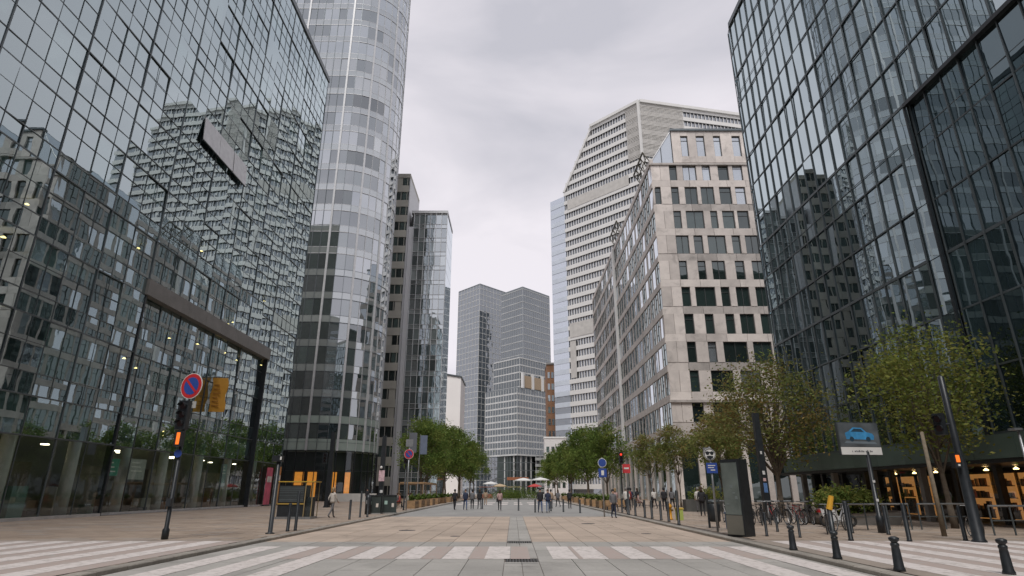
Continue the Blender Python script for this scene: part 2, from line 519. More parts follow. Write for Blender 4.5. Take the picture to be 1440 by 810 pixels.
# ================================================================== glass building along the left pavement
G_left = glass('left_facade_glass', 0.27, 1.5, tint=(0.44, 0.62, 0.6), wave=0.0018, wscale=0.7, refl=(.78, .90, .93))
G_shop = glass('shop_glass', 0.07, 3.6, tint=(0.78, 0.86, 0.83), wave=0.003, wscale=0.5)
G_spand = glass('left_spandrel_glass', 0.25, 1.5, back=(0.035, 0.055, 0.055), rnd=0.5, wave=0.0018, wscale=0.7, refl=(.78, .90, .93))
M_ceil = mat('office_ceiling', (0.35, 0.35, 0.33), 0.8, var=0.1)
M_blind = mat('fabric_blind', (0.42, 0.42, 0.39), 0.85, var=0.1, scale=1, rnd=0.35)
M_wall = mat('office_wall', (0.26, 0.28, 0.265), 0.8, var=0.3, scale=0.25)
M_floor = mat('lobby_floor', (0.14, 0.14, 0.135), 0.5, var=0.2, scale=0.5)
M_lamp = lit('warm_lamp', (1.0, 0.62, 0.25), 5.0)
XL = -26.5
lb = root('glass_office_building', (XL, 42, PZ), 'long dark glass office block with stone lintel over its recessed ground floor glazing', 'building')
st = 4.2
LEV = [6.6 + st * k for k in range(13)]
P_l = Panels(lb, 'pane', 300, 'pane_field'); P_s = Panels(lb, 'spandrel_panel', 300, 'spandrel_field')
blinds = []
def left_strip(y0, y1, n, x, rows, tilt=0.010):
    cs = cols((x, y0), (x, y1), n)
    w = (y1 - y0) / n
    for i in range(n):
        p, q = cs[i], cs[i + 1]; c = mid(p, q)
        for (z0, z1, kind) in rows:
            if kind == 's':
                P_s.add((c[0] - .02, c[1], z0), math.pi / 2, w - .06, z1 - z0, G_spand, tilt)
            else:
                P_l.add((c[0] - .03, c[1], z0), math.pi / 2, w - .06, z1 - z0, G_shop if kind == 'g' else G_left, tilt if kind != 'g' else .001)
                if kind == 'p' and random.random() < .42:
                    blinds.append((c[0] - .25, c[1], z1 - .02, w - .2, (z1 - z0) * random.choice((.3, .5, .75, .96))))
    return cs
up = []
for k in range(12):
    up += [(LEV[k], LEV[k] + 1.2, 's'), (LEV[k] + 1.2, LEV[k] + st, 'p')]
grd = [(PZ, 4.5, 'g'), (4.5, 6.6, 'p')]
YA, YB, YC, YD = 14.3, 40.3, 62.4, 70.0
c1 = left_strip(YA, YB, 10, XL, grd + up)
c2 = left_strip(YB, YC, 8, XL - .4, grd + [r for r in up if r[1] < 15.05])
c2u = left_strip(YB, YC, 8, XL, [r for r in up if r[0] > 16.1])
c4 = left_strip(YC, YD, 3, XL, grd + up)
P_l.flush(); P_s.flush()
for (x, y, z, w, h) in blinds:
    inst(box_mesh(w, .02, round(h, 1), M_blind, 'blind'), 'blind', lb, (x, y, z - round(h, 1)), (0, 0, math.pi / 2))
def mull(x, y, z0, z1, heavy, par, m=M_frame):
    w, d = (.085, .08) if heavy else (.04, .055)
    inst(box_mesh(w, d, z1 - z0, m, 'mullion'), 'mullion', par, (x + d / 2 - .05, y, z0), (0, 0, math.pi / 2))
for i, c in enumerate(c1):
    mull(XL, c[1], PZ, 57.0, i % 2 == 0, lb)
for i, c in enumerate(c2):
    if 0 < i < 8:
        mull(XL - .4, c[1], PZ, 15.0, i % 2 == 0, lb, M_frame2 if i % 2 else M_frame)
        mull(XL, c[1], 16.2, 57.0, i % 2 == 0, lb)
for i, c in enumerate(c4):
    mull(XL, c[1], PZ, 57.0, i in (0, 3), lb)
for (cs_, x_, z0_, z1_) in ((c1, XL, 6.6, 57.0), (c2, XL - .4, 6.6, 15.0), (c2u, XL, 16.2, 57.0), (c4, XL, 6.6, 57.0)):
    for i in range(len(cs_) - 1):
        ym = (cs_[i][1] + cs_[i + 1][1]) / 2
        inst(box_mesh(.028, .03, z1_ - z0_, M_frame, 'glazing_bar'), 'glazing_bar', lb, (x_ - .01, ym, z0_), (0, 0, math.pi / 2))
for k, z in enumerate(LEV[:-1]):
    for (a, b, x) in ((YA, YB, XL), (YB, YC, XL - .4 if z < 12 else XL), (YC, YD, XL)):
        MB().box(x - .03, x + .005, a + .07, b - .07, z + 2.78, z + 2.81).build('glazing_bar', M_frame, lb)
for k, z in enumerate(LEV):
    for zz, h in ((z, .075), (z + 1.2, .045)):
        if zz > 57.1: continue
        for (a, b, x) in ((YA, YB, XL), (YB, YC, XL - .4 if zz < 15.5 else XL), (YC, YD, XL)):
            if a == YB and 14.9 < zz < 16.5: continue
            MB().box(x - .05, x + .02, a + .07, b - .07, zz - h / 2, zz + h / 2).build('transom', M_frame, lb)
for (a, b, x) in ((YA, YB, XL), (YB, YC, XL - .4), (YC, YD, XL)):
    MB().box(x - .05, x + .04, a + .07, b - .07, 4.46, 4.54).build('transom', M_frame, lb)
    MB().box(x - .12, x + .1, a + .07, b - .07, PZ, PZ + .16).build('plinth', mat('pale_plinth', (.5, .49, .47), .7, var=.15), lb)
M_lint = mat('grey_stone_lintel', (0.2, 0.195, 0.185), 0.7, var=0.14, scale=1.2, bump=0.15, fine=0.08)
for k in range(8):
    y0 = YB - .2 + k * (YC - YB + .4) / 8; y1 = y0 + (YC - YB + .4) / 8 - .012
    MB().box(XL - .38, XL + .2, y0, y1, 15.0, 16.18).build('lintel_stone', M_lint, lb)
for y in (YB, YC):
    MB().box(XL - .42, XL + .05, y - .08, y + .08, PZ, 14.98).build('portal_jamb', M_black, lb)
# rooms behind the glass
for k, z in enumerate(LEV[:-1]):
    MB().box(XL - 7, XL - .9 if z < 16 else XL - .12, YA, YD - .1, z + .3, z + .75).build('floor_slab', M_ceil, lb)
MB().box(XL - 7.4, XL - 7.0, YA, YD - .1, PZ, 57).build('rear_wall', M_wall, lb)
MB().box(XL - 7, XL - .15, YA, YD - .1, PZ - .1, PZ + .015).build('lobby_floor', M_floor, lb)
MB().box(XL - 40, XL - .1, YD - .1, YD + .25, PZ, 57.0).build('end_wall', M_lint, lb)
MB().box(XL - 40, XL + .12, YA - 54, YD + .3, 57.02, 57.7).build('roof', M_frame, lb)
G_opq = glass('plain_facade_glass', 0.3, 3, back=(0.04, 0.05, 0.055), wave=0.02)
MB().box(XL - 40, XL - .05, YA - 54, YA - .02, PZ, 57).build('rear_wing', G_opq, lb)
M_col = mat('white_column', (0.68, 0.69, 0.66), 0.7, var=0.1)
for y in (20, 28.2, 33.6, 38.8, 44, 49, 54.5, 60, 66):
    MB().tube((XL - 1.5, y, PZ), (XL - 1.5, y, 6.9), .36, n=14).build('column', M_col, lb, smooth=True)
for k in range(5):
    y = 26 + k * 9
    MB().box(XL - 5.2, XL - 4.9, y, y + 5, PZ, 3.4).build('partition', mat('lobby_partition', (0.2, 0.19, 0.16), .8, rnd=.5), lb)
for k in range(20):
    y = 17 + k * 2.6
    for (xx_, yy_) in (((2.2 + (k * 7 % 5) * .6, (k * 3 % 4) * .5),) if k % 3 else ()):
        MB().box(XL - xx_ - .16, XL - xx_ + .16, y + yy_, y + yy_ + .32, 4.36, 4.42).build('lobby_fill_light', lit('lobby_fill_downlight', (1.0, .86, .62), 6.0), lb)  # downlights added to brighten the dark lobby
random.seed(21)
for k in range(46):
    y = random.uniform(17, 68); z = random.choice([6.3, 6.3, 10.6, 14.8, 19.0, 23.2])
    MB().lathe([(.02, .1), (.13, .02), (.13, 0)], (XL - random.uniform(1.3, 5), y, z + .02), n=8).build('ceiling_lamp', M_lamp, lb)
for (y, z0, z1, w, cc, nm) in ((41.3, 2.6, 3.7, 1.6, (0.06, 0.3, 0.2), 'green'), (44.2, 2.4, 3.8, 1.9, (0.45, 0.47, 0.42), 'grey'), (57.5, 2.0, 4.0, 1.1, (0.3, 0.42, 0.4), 'teal')):
    po = MB().box(XL - .57, XL - .54, y - w / 2, y + w / 2, z0, z1)
    for i in range(3):
        po.box(XL - .535, XL - .53, y - w * .38, y + w * (.1 + .1 * i), z1 - .3 - i * .28, z1 - .22 - i * .28, 1)
    o = po.build('poster', [mat('poster_' + nm, cc, .6, var=.15, scale=3), mat('poster_print', (.75, .75, .68), .6)], lb)
rgl = random.Random(77)
for k in range(26):      # desks, seats and plant tubs in the lobby
    y = 17.5 + k * 2.0 + rgl.uniform(-.4, .4); x = XL - rgl.uniform(2.0, 4.4); h_ = rgl.choice((.45, .75, 1.1, 1.9))
    w_ = rgl.uniform(.4, 1.3)
    MB().box(x - .35, x + .35, y - w_ / 2, y + w_ / 2, PZ + .016, h_).build('lobby_furniture', mat('lobby_item_%d' % (k % 4), [(.45, .42, .36), (.12, .2, .17), (.3, .14, .07), (.08, .08, .09)][k % 4], .6, rnd=.4), lb)
# open awning panels high on the facade
M_sash = mat('pale_sash_panel', (0.6, 0.61, 0.62), 0.5, 0.2, var=.12)
for (y0, y1) in ((42.9, 45.65), (45.7, 48.3), (48.45, 51.1)):
    a = MB(); zt, zb, o1, o2 = 31.95, 29.75, .1, .26
    a.v = [(XL + o1, y0, zt), (XL + o1, y1, zt), (XL + o2, y1, zb), (XL + o2, y0, zb), (XL + o1 + .06, y0, zt), (XL + o1 + .06, y1, zt), (XL + o2 + .06, y1, zb), (XL + o2 + .06, y0, zb)]
    a.f = [(0, 1, 2, 3), (7, 6, 5, 4), (0, 4, 5, 1), (3, 2, 6, 7), (0, 3, 7, 4), (1, 5, 6, 2)]; a.m = [0] * 6
    a.build('open_sash', M_sash, lb)
    MB().box(XL + .22, XL + .34, y0, y1, zb - .07, zb).build('sash_rail', M_black, lb)

# banner on the facade
bn = root('hanging_banner', (XL - .4, 53, 8.2), 'orange yellow banner hanging from the dark glass facade beside the portal', 'banner')
b = MB()
pts = []
NB = 8
for i in range(NB + 1):
    z = 8.2 + (11.2 - 8.2) * i / NB
    wv = .08 * math.sin(i * 1.3)
    pts.append((z, wv))
for i in range(NB):
    (z0, w0), (z1, w1) = pts[i], pts[i + 1]
    b.v += [(XL - .3 + w0, 52.3, z0), (XL + .95 + w0, 52.55, z0), (XL + .95 + w1, 52.55, z1), (XL - .3 + w1, 52.3, z1),
            (XL - .3 + w0, 52.34, z0), (XL + .95 + w0, 52.59, z0), (XL + .95 + w1, 52.59, z1), (XL - .3 + w1, 52.34, z1)]
    k = i * 8
    b.f += [(k, k + 1, k + 2, k + 3), (k + 7, k + 6, k + 5, k + 4), (k, k + 3, k + 7, k + 4), (k + 1, k + 5, k + 6, k + 2)]; b.m += [0] * 4
b.build('cloth', mat('orange_banner_cloth', (0.62, 0.31, 0.04), .75, var=.1), bn)
b = MB()
for i in range(6):
    b.box(XL - .1, XL + .55 - .1 * (i % 3), 52.28, 52.33, 8.7 + i * .36, 8.78 + i * .36)
b.build('printed_line', mat('banner_print', (.4, .18, .03), .7), bn)
MB().tube((XL - .8, 52.25, 11.25), (XL + 1.05, 52.6, 11.25), .035).build('bracket', M_black, bn)
# tall coloured posters at the corner
for (y, z1, cc, nm, lab) in ((66.2, 4.0, (.55, .1, .16), 'red', 'tall pink red advertising poster standing against the dark glass corner'), (68.6, 4.2, (.5, .2, .05), 'orange', 'orange and white advertising poster on the last bay of the glass corner')):
    r_ = root('advertising_poster', (XL + .4, y, PZ), lab, 'poster')
    MB().box(XL + .3, XL + .36, y - .75, y + .75, PZ + .15, z1).build('board', mat('ad_' + nm, cc, .5, var=.3, scale=1.4), r_)
    MB().box(XL + .365, XL + .375, y - .6, y + .6, z1 - 1.5, z1 - .9).build('printed_panel', mat('ad_print_' + nm, (.6, .55, .5), .5, var=.4, scale=2.5), r_)
    MB().box(XL + .28, XL + .42, y - .78, y + .78, PZ, PZ + .15).build('base', M_black, r_)

# ================================================================== curved silver tower
random.seed(5)
tw = root('curved_glass_tower', (-32.4, 98, PZ), 'tall silver glass tower with rounded corner and banded floors', 'building')
flatN = 14
plan = [(-32.4 - 1.5 * k, 95.0) for k in range(flatN, 0, -1)]
for k in range(0, 13):
    a = R(-90 + k * 90 / 9.0)
    plan.append((-32.4 + 9 * math.cos(a), 104 + 9 * math.sin(a)))
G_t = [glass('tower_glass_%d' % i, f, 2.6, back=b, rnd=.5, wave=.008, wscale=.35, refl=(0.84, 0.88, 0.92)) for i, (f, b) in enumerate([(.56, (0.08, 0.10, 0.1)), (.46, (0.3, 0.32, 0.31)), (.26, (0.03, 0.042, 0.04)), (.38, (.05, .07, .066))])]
M_tsp = glass('tower_spandrel_glass', .42, 2.4, back=(0.24, 0.265, 0.255), rnd=.3, wave=.006, wscale=.35, refl=(0.84, 0.88, 0.92))
M_tgr = mat('pale_green_glass_panel', (0.30, 0.36, 0.33), 0.25, 0.0, var=.12, scale=.5, rnd=.12)
P_t = Panels(tw, 'pane', 300, 'pane_field'); P_g = Panels(tw, 'green_panel', 120, 'panel_field')
core = [(-32.4 - 1.5 * flatN, 95.7)] + [(-32.4 + 8.3 * math.cos(R(-90 + k * 15)), 104 + 8.3 * math.sin(R(-90 + k * 15))) for k in range(0, 13)] + [(-32.4 - 1.5 * flatN, 112.3)]
MB().prism(core, PZ, 124).build('core', M_dark, tw)
TF = [7.6 + 4.15 * k for k in range(29)]
def ring_band(z0, z1, off, m, name, seg=None):
    b = MB(); pl = plan
    n = len(pl)
    ns = []
    for i in range(n):
        a = pl[max(i - 1, 0)]; c = pl[min(i + 1, n - 1)]
        ns.append(outward(a, c, off))
    o_ = [(p[0] + q[0], p[1] + q[1]) for p, q in zip(pl, ns)]
    i_ = [(p[0] - q[0] / max(abs(off), .01) * .3, p[1] - q[1] / max(abs(off), .01) * .3) for p, q in zip(pl, ns)]
    for i in range(n - 1):
        b.prism([o_[i], o_[i + 1], i_[i + 1], i_[i]], z0, z1)
    return b.build(name, m, tw)
for fi, z in enumerate(TF):
    low = fi < 2
    ring_band(z, z + .09, .07, M_frame if fi < 8 else M_pale, 'floor_rail')
    ring_band(z + 1.25, z + 1.31, .05, M_frame if fi < 8 else M_pale, 'sill_rail')
    if not low:
        ring_band(z + .09, z + 1.25, .03, M_tsp, 'spandrel_band')
    for i in range(len(plan) - 1):
        p, q = plan[i], plan[i + 1]; c = mid(p, q); w = math.dist(p, q); an = ang_of(p, q)
        if low:
            P_g.add((c[0], c[1], z + .09), an, w - .05, 1.7 if fi == 0 else 1.16, M_tgr, 0, .06)
        if i == 0 or run <= 0:
            run = random.choice((1, 2, 2, 3, 4))
            tg = random.choice((G_t[2], G_t[3], G_t[3], G_t[0])) if (i < 17 and fi < 16) or fi < 7 else random.choice((G_t[0], G_t[0], G_t[0], G_t[1], G_t[3]))  # darker panes on flat side and low floors paint in reflected dark buildings
        run -= 1
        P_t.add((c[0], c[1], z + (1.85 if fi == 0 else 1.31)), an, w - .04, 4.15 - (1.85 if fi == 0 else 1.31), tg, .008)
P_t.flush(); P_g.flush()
for i, p in enumerate(plan):
    a = plan[max(i - 1, 0)]; c = plan[min(i + 1, len(plan) - 1)]
    o = outward(a, c, .05); heavy = i in (8, 14, 17, 20)  # heavy ones are wide and pale, painting in the bright vertical sheen
    inst(box_mesh(.34 if heavy else .07, .24 if heavy else .12, 121.4, M_pale if heavy or i > 16 else M_frame2, 'mullion'), 'mullion', tw, (p[0] + o[0], p[1] + o[1], 7.6), (0, 0, ang_of(a, c)))
MB().prism([(-53.4, 94.9)] + plan[flatN - 1:] + [(-53.4, 113.0)], 128.0, 129.4).build('roof', M_pale, tw)
# shop at the foot of the tower
M_orange = mat('orange_shop_wall', (0.62, 0.22, 0.03), .7, var=.3, scale=.7)
M_shoplamp = lit('shop_lamp', (1.0, 0.66, 0.3), 9.0)
for i in range(len(plan) - 1):
    p, q = plan[i], plan[i + 1]; c = mid(p, q); w = math.dist(p, q)
    for (z0, z1) in ((PZ + .1, 4.6), (4.7, 7.55)):
        inst(pane_mesh(w - .06, z1 - z0, G_shop, 'shop_pane'), 'shop_pane', tw, (c[0], c[1], z0), (0, 0, ang_of(p, q)))
for i, p in enumerate(plan):
    a = plan[max(i - 1, 0)]; c = plan[min(i + 1, len(plan) - 1)]
    inst(box_mesh(.12, .2, 7.4, M_black, 'shop_mullion'), 'shop_mullion', tw, (p[0], p[1], PZ), (0, 0, ang_of(a, c)))
MB().prism([(p[0] * .985 - .5, p[1] + .62) for p in plan[flatN - 2:flatN + 9]] + [(-26.2, 106), (-34.6, 106)], 7.4, 7.58).build('shop_ceiling', M_ceil, tw)
for (x, y) in ((-33.2, 95.62), (-31.2, 95.6), (-28.4, 96.7), (-26.6, 97.9)):
    MB().box(x - .7, x + .7, y, y + .06, PZ + .4, 4.4).build('glowing_shop_wall', mat('glowing_orange_wall', (0.75, 0.26, 0.04), .7, var=.5, scale=1.1, emit=.5), tw)  # wall glows by itself, painted in place of lamp light falling on it
ring_band(4.58, 4.72, .06, M_black, 'shop_rail')
wl = MB().box(-27.6, -20.4, 92.6, 93.0, PZ, 1.25).build('low_wall', mat('white_render', (.6, .59, .56), .8, var=.08)); tag(wl, 'low white wall in front of the curved tower shop', 'wall')

# ================================================================== slim stone strip building and glass block behind it
random.seed(8)
M_cream = mat('cream_stone_panel', (0.43, 0.42, 0.37), .7, var=.12, scale=.4, rnd=.1)
G_sl = glass('slim_window_glass', .34, 3, back=(0.07, 0.10, 0.09), rnd=.8, wave=.03)
sl = root('slim_stone_building', (-33, 134, PZ), 'slim cream stone office tower between the curved tower and the glass block', 'building')
MB().box(-46, -25.5, 128.4, 142, PZ, 74.4).build('core', M_dark, sl)
MB().box(-25.5, -25.3, 128.1, 142, PZ, 74.5).build('side_wall', M_pale, sl)
for k in range(18):
    z = 2.6 + k * 4.0
    for (x0, x1) in ((-43, -38.8), (-38.7, -34.5), (-34.4, -30.2), (-30.1, -25.55)):
        MB().box(x0, x1, 128.0, 128.4, z, z + 1.75).build('stone_panel', M_cream, sl)
        n = 3
        for j in range(n):
            a = x0 + (x1 - x0) * j / n; c = a + (x1 - x0) / n - .12
            pale = random.random() < .25
            if pale:
                MB().box(a, c, 128.12, 128.4, z + 1.77, z + 3.98).build('blank_panel', M_cream, sl)
            else:
                inst(pane_mesh(c - a, 2.2, G_sl, 'window'), 'window', sl, ((a + c) / 2, 128.2, z + 1.77), (random.gauss(0, .004), 0, 0))
for k in range(13):
    MB().box(-43 + k * 1.42 - .06, -43 + k * 1.42 + .06, 128.06, 128.2, PZ, 74.4).build('mullion', M_cream, sl)
MB().box(-46, -25.3, 128.0, 142.1, 74.5, 75.6).build('parapet', M_cream, sl)

gb = root('pale_glass_block', (-20.5, 135, PZ), 'pale blue glass block with white edge fin behind the street trees', 'building')
G_b = [glass('block_glass_%d' % i, f, 2.5, back=b, rnd=.5, wave=.006, refl=(.82, .88, .92)) for i, (f, b) in enumerate([(.45, (.16, .19, .19)), (.3, (.05, .07, .07)), (.5, (.3, .33, .33))])]
BX0, BX1, BY = -24.2, -16.1, 130.0
MB().box(BX0 - .6, BX1 - .1, BY + .4, BY + 12, PZ, 65).build('core', M_dark, gb)
P_b = Panels(gb, 'pane', 300)
ncol = 6; cw = (BX1 - BX0) / ncol
for k in range(18):
    z = 1.2 + k * 3.6
    for i in range(ncol):
        x0 = BX0 + i * cw
        dark = 2 <= i <= 4 and k < 9  # dark panes paint in the mirrored outline of a tower
        P_b.add((x0 + cw / 2, BY + .2, z + .5), 0, cw - .05, 2.5, G_b[1] if dark else random.choice((G_b[0], G_b[0], G_b[2])), .005)
        P_b.add((x0 + cw / 2, BY + .2, z - .58), 0, cw - .05, 1.05, G_b[2] if not dark else G_b[0], .004)
    MB().box(BX0, BX1, BY + .08, BY + .2, z + .44, z + .5).build('transom', M_pale, gb)
    MB().box(BX0, BX1, BY + .08, BY + .2, z + 3.0, z + 3.06).build('transom', M_pale, gb)
    MB().box(BX1 - .1, BX1 + .02, BY + .5, BY + 12, z - .6, z + 2.9).build('side_pane', G_b[0], gb)
P_b.flush()
for i in range(ncol + 1):
    x = BX0 + i * cw
    MB().box(x - .05, x + .05, BY, BY + .22, PZ, 65.8).build('mullion', M_pale, gb)
MB().box(-25.25, BX0 - .1, BY - .4, BY + 1.2, PZ, 62).build('edge_fin', mat('white_fin', (.62, .63, .65), .4, .2, var=.08, scale=.2), gb)
MB().box(BX0 - .7, BX1 + .1, BY - .05, BY + 12.1, 65.8, 66.5).build('roof', M_pale, gb)

bw = root('blank_white_building', (-24, 238, PZ), 'plain white windowless building beyond the pale glass block', 'building')
b = MB(); b.v = [(-38, 230, 0), (-20.6, 230, 0), (-20.6, 250, 0), (-38, 250, 0), (-38, 230, 46.5), (-20.6, 230, 43.6), (-20.6, 250, 43.6), (-38, 250, 46.5)]
b.f = [(0, 1, 5, 4), (1, 2, 6, 5), (2, 3, 7, 6), (3, 0, 4, 7), (4, 5, 6, 7)]; b.m = [0] * 5
b.build('wall', mat('white_wall', (.78, .76, .74), .8, var=.05, scale=.1), bw)
b = MB(); b.v = [(-38.3, 229.6, 46.55), (-20.2, 229.6, 43.6), (-20.2, 250, 43.6), (-38.3, 250, 46.55), (-38.3, 229.6, 47.2), (-20.2, 229.6, 44.2), (-20.2, 250, 44.2), (-38.3, 250, 47.2)]
b.f = [(3, 2, 1, 0), (4, 5, 6, 7), (0, 1, 5, 4), (1, 2, 6, 5), (2, 3, 7, 6), (3, 0, 4, 7)]; b.m = [0] * 6
b.build('roof_edge', M_frame2, bw)

# ================================================================== building closing the street
cb = root('faceted_office_tower', (-2, 312, PZ), 'grey glass office building with two joined towers closing the street', 'building')
e1, e2 = Vector((.68, .733)), Vector((-.68, .733))
G_c1 = glass('centre_glass_wavy', .26, 2.4, back=(.035, .046, .05), rnd=.1, wave=.35, wscale=.22)
G_c2 = glass('centre_glass', .2, 2.6, back=(.035, .048, .052), rnd=.1, wave=.05)
G_c3 = glass('centre_glass_dark', .12, 2.6, back=(.035, .048, .05), rnd=.1, wave=.08)
M_cb = mat('centre_band', (.42, .435, .43), .45, .3, var=.15, scale=.2)
M_cl = mat('centre_light_band', (.55, .56, .55), .5, .1, var=.15, scale=.3)
def block(corner, l1, l2, z0, z1, gm, fl, band, pitch, bw_, nm, M_cb=M_cb):
    C = Vector(corner); A = C + e2 * l2; B = C + e1 * l1; D = A + e1 * l1
    pl = [tuple(A), tuple(C), tuple(B), tuple(D)]
    MB().prism(pl, z0, z1 - .5).build('glass_skin', gm, cb)
    nfl = int((z1 - z0) / fl)
    for k in range(nfl + 1):
        z = z0 + k * fl
        b = MB()
        b.obox(tuple(A), tuple(C), .1, z, z + band, off=.02).obox(tuple(C), tuple(B), .1, z, z + band, off=.02)
        b.build('floor_band', M_cb, cb)
    v = MB()
    for (p, q, ln) in ((A, C, l2), (C, B, l1)):
        n = int(ln / pitch)
        for i in range(n + 1):
            c = p.lerp(q, i / n); d = (q - p).normalized() * bw_ / 2
            v.obox(tuple(c - d), tuple(c + d), .07, z0, z1, off=.02)
    v.build('mullion_grid', M_cb, cb, kind='stuff')
    MB().prism([tuple(Vector(p)) for p in pl], z1 - .5, z1 + .4).build('roof', M_frame2, cb)
block((-19.4, 322), 22, 20, 0, 115, G_c1, 3.3, .3, 2.6, .22, 'a', M_cl)
block((5.0, 300), 22.5, 17, 0, 105.5, G_c2, 3.6, .5, 1.7, .14, 'b')
block((1.8, 292), 26.5, 24, 17.6, 50.0, G_c3, 3.25, .75, 1.9, .3, 'c', M_cl)
block((3.2, 294.5), 24, 20, 50.6, 65.5, G_c3, 3.7, .6, 1.9, .2, 'd', M_cl)
M_tan = mat('tan_terrace_wall', (.42, .32, .22), .8, var=.15)
for k in range(3):
    p = Vector((3.2, 294.5)) + e1 * (3 + k * 7.2) ; q = p + e1 * 5.6
    MB().obox(tuple(p), tuple(q), .6, 50.7, 56.8, off=.2).build('terrace_wall', M_tan, cb)
for k in (0, 1, 2):
    p = Vector((3.2, 294.5)) + e1 * (.4 + k * 7.6) ; q = p + e1 * 1.3
    MB().obox(tuple(p), tuple(q), 1.2, 50.2, 58, off=.4).build('white_pier', M_white, cb)
# entrance hall under the overhang and lattice podium
MB().prism([(-8, 303), (1.8, 294), (10, 303), (0, 312)], PZ, 17.5).build('entrance_hall', mat('dark_entrance', (.045, .06, .055), .4, .2, var=.3, scale=.3), cb)
for k in range(13):
    p = Vector((1.8, 293.2)) + (e1 * ((k - 4) * 1.25) if k >= 4 else e2 * ((4 - k) * 2.2))
    MB().tube((p.x, p.y, PZ), (p.x, p.y, 17.5), .22 if k % 3 else .4, n=6).build('entrance_post', M_cl if k % 3 == 0 else M_frame2, cb)
for k in range(4):
    MB().box(-7.5, 9.5, 292.6 + .2 * k, 293 + .2 * k, 3.4 + k * 3.6, 3.7 + k * 3.6).build('entrance_rail', M_frame2, cb)
MB().box(-3, 7, 288, 290.5, 6.3, 7.6).build('entrance_canopy', mat('rust_canopy', (.3, .11, .05), .7), cb)
for k in range(6):
    MB().box(10.6, 26, 297, 299.5, 1.0 + k * 2.9, 2.3 + k * 2.9).build('podium_band', M_cb, cb)
MB().box(10.8, 26, 297.5, 310, PZ, 17.5).build('podium_core', M_dark, cb)
for k in range(8):
    MB().box(10.8 + k * 2, 11.1 + k * 2, 297.2, 297.45, PZ, 17.4).build('podium_post', M_cb, cb)

br = root('brown_brick_building', (19, 262, PZ), 'narrow brown brick building squeezed between the grey tower and the banded tower', 'building')
MB().box(14.6, 24, 255, 270, PZ, 54).build('wall', mat('brown_brick', (.26, .14, .08), .85, var=.2, scale=.6), br)
for k in range(9):
    MB().box(14.9, 15.9, 254.9, 255.2, 8 + k * 5, 10.6 + k * 5).build('window', G_sl, br)
    MB().box(16.5, 17.5, 254.9, 255.2, 8 + k * 5, 10.6 + k * 5).build('window', G_sl, br)
MB().box(14.4, 24.2, 254.6, 270.2, 54.02, 54.8).build('parapet', M_conc, br)
lw_ = root('low_white_building', (14.6, 232, PZ), 'low white building with flat roof behind the trees at the street end', 'building')
MB().box(11.6, 20, 227, 234, PZ, 20.2).build('wall', mat('offwhite_wall', (.66, .64, .63), .8, var=.06), lw_)
MB().box(11.4, 20.2, 226.8, 234.2, 20.22, 20.8).build('parapet', M_white, lw_)
for k in range(4):
    for j in range(4):
        MB().box(12.3 + k * 1.9, 13.4 + k * 1.9, 226.95, 227.1, 2.6 + j * 4.2, 4.6 + j * 4.2).build('window', G_sl, lw_)

# ================================================================== banded white tower on the right
random.seed(9)
bt = root('banded_white_tower', (45, 225, PZ), 'tall pale office tower with white floor bands and a chamfered crown', 'building')
Lp = Vector((16.9, 240)); dl = Vector((.7071, -.7071))
prow = Lp + dl * 49.6
dr = Vector((math.cos(R(12)), math.sin(R(12))))
Rt = prow + dr * 62
inn = Vector((.7071, .7071))
G_w = glass('band_tower_glass', .3, 2.6, back=(.12, .125, .13), rnd=.3, wave=.03)
G_wl = glass('band_tower_pale_glass', .5, 2.4, back=(.34, .4, .46), rnd=.2, wave=.03, refl=(.86, .9, .97))
M_wb = mat('white_floor_band', (.66, .655, .635), .5, 0, var=.05, scale=.15)
ZT = 154.0
def s0(z):     # left end of the main face: chamfered above 128 m
    return 8.0 if z < 128 else 8.0 + (z - 128) / 25.0 * 16.0
body = MB()
prof = [(8.4, 0), (8.4, 128), (24.4, 153), (49.2, 153), (49.2, 0)]
front = [(Lp.x + dl.x * s_ + inn.x * .5, Lp.y + dl.y * s_ + inn.y * .5, z) for s_, z in prof]
back = [(x + 30 * .7, y + 30 * .72, z) for x, y, z in front]
body.face(list(front))
for i in range(5):
    j = (i + 1) % 5
    body.face([front[j], front[i], back[i], back[j]])
body.build('window_wall', G_w, bt)
MB().prism([tuple(prow + dr * .2 + Vector((0, .5))), tuple(Rt + Vector((0, .5))), tuple(Rt + Vector((0, 30))), tuple(prow + Vector((3, 30)))], PZ, 153).build('rear_window_wall', G_w, bt)
fl = 4.4; nf = 35
for k in range(nf):
    z = 2.2 + k * fl
    a = Lp + dl * s0(z); zt = z + 1.75
    if zt > ZT: continue
    MB().obox(tuple(a), tuple(prow), .22, z, zt).build('floor_band', M_wb, bt)
    MB().obox(tuple(prow + dr * .05), tuple(Rt), .22, z, zt).build('floor_band', M_wb, bt)
mv = MB()
for k in range(nf - 1):
    z = 2.2 + k * fl + 1.75
    n = 30
    for i in range(n):
        s_ = 8.6 + i * 1.36
        if s_ < s0(z + 2.2) + .3: continue
        c = Lp + dl * s_
        mv.obox(tuple(c), tuple(c + dl * .28), .16, z, z + 2.65, off=-.3)
    for i in range(34):
        c = prow + dr * (.6 + i * 1.7)
        mv.obox(tuple(c), tuple(c + dr * .28), .16, z, z + 2.65, off=-.3)
mv.build('mullion_grid', M_white, bt, kind='stuff')
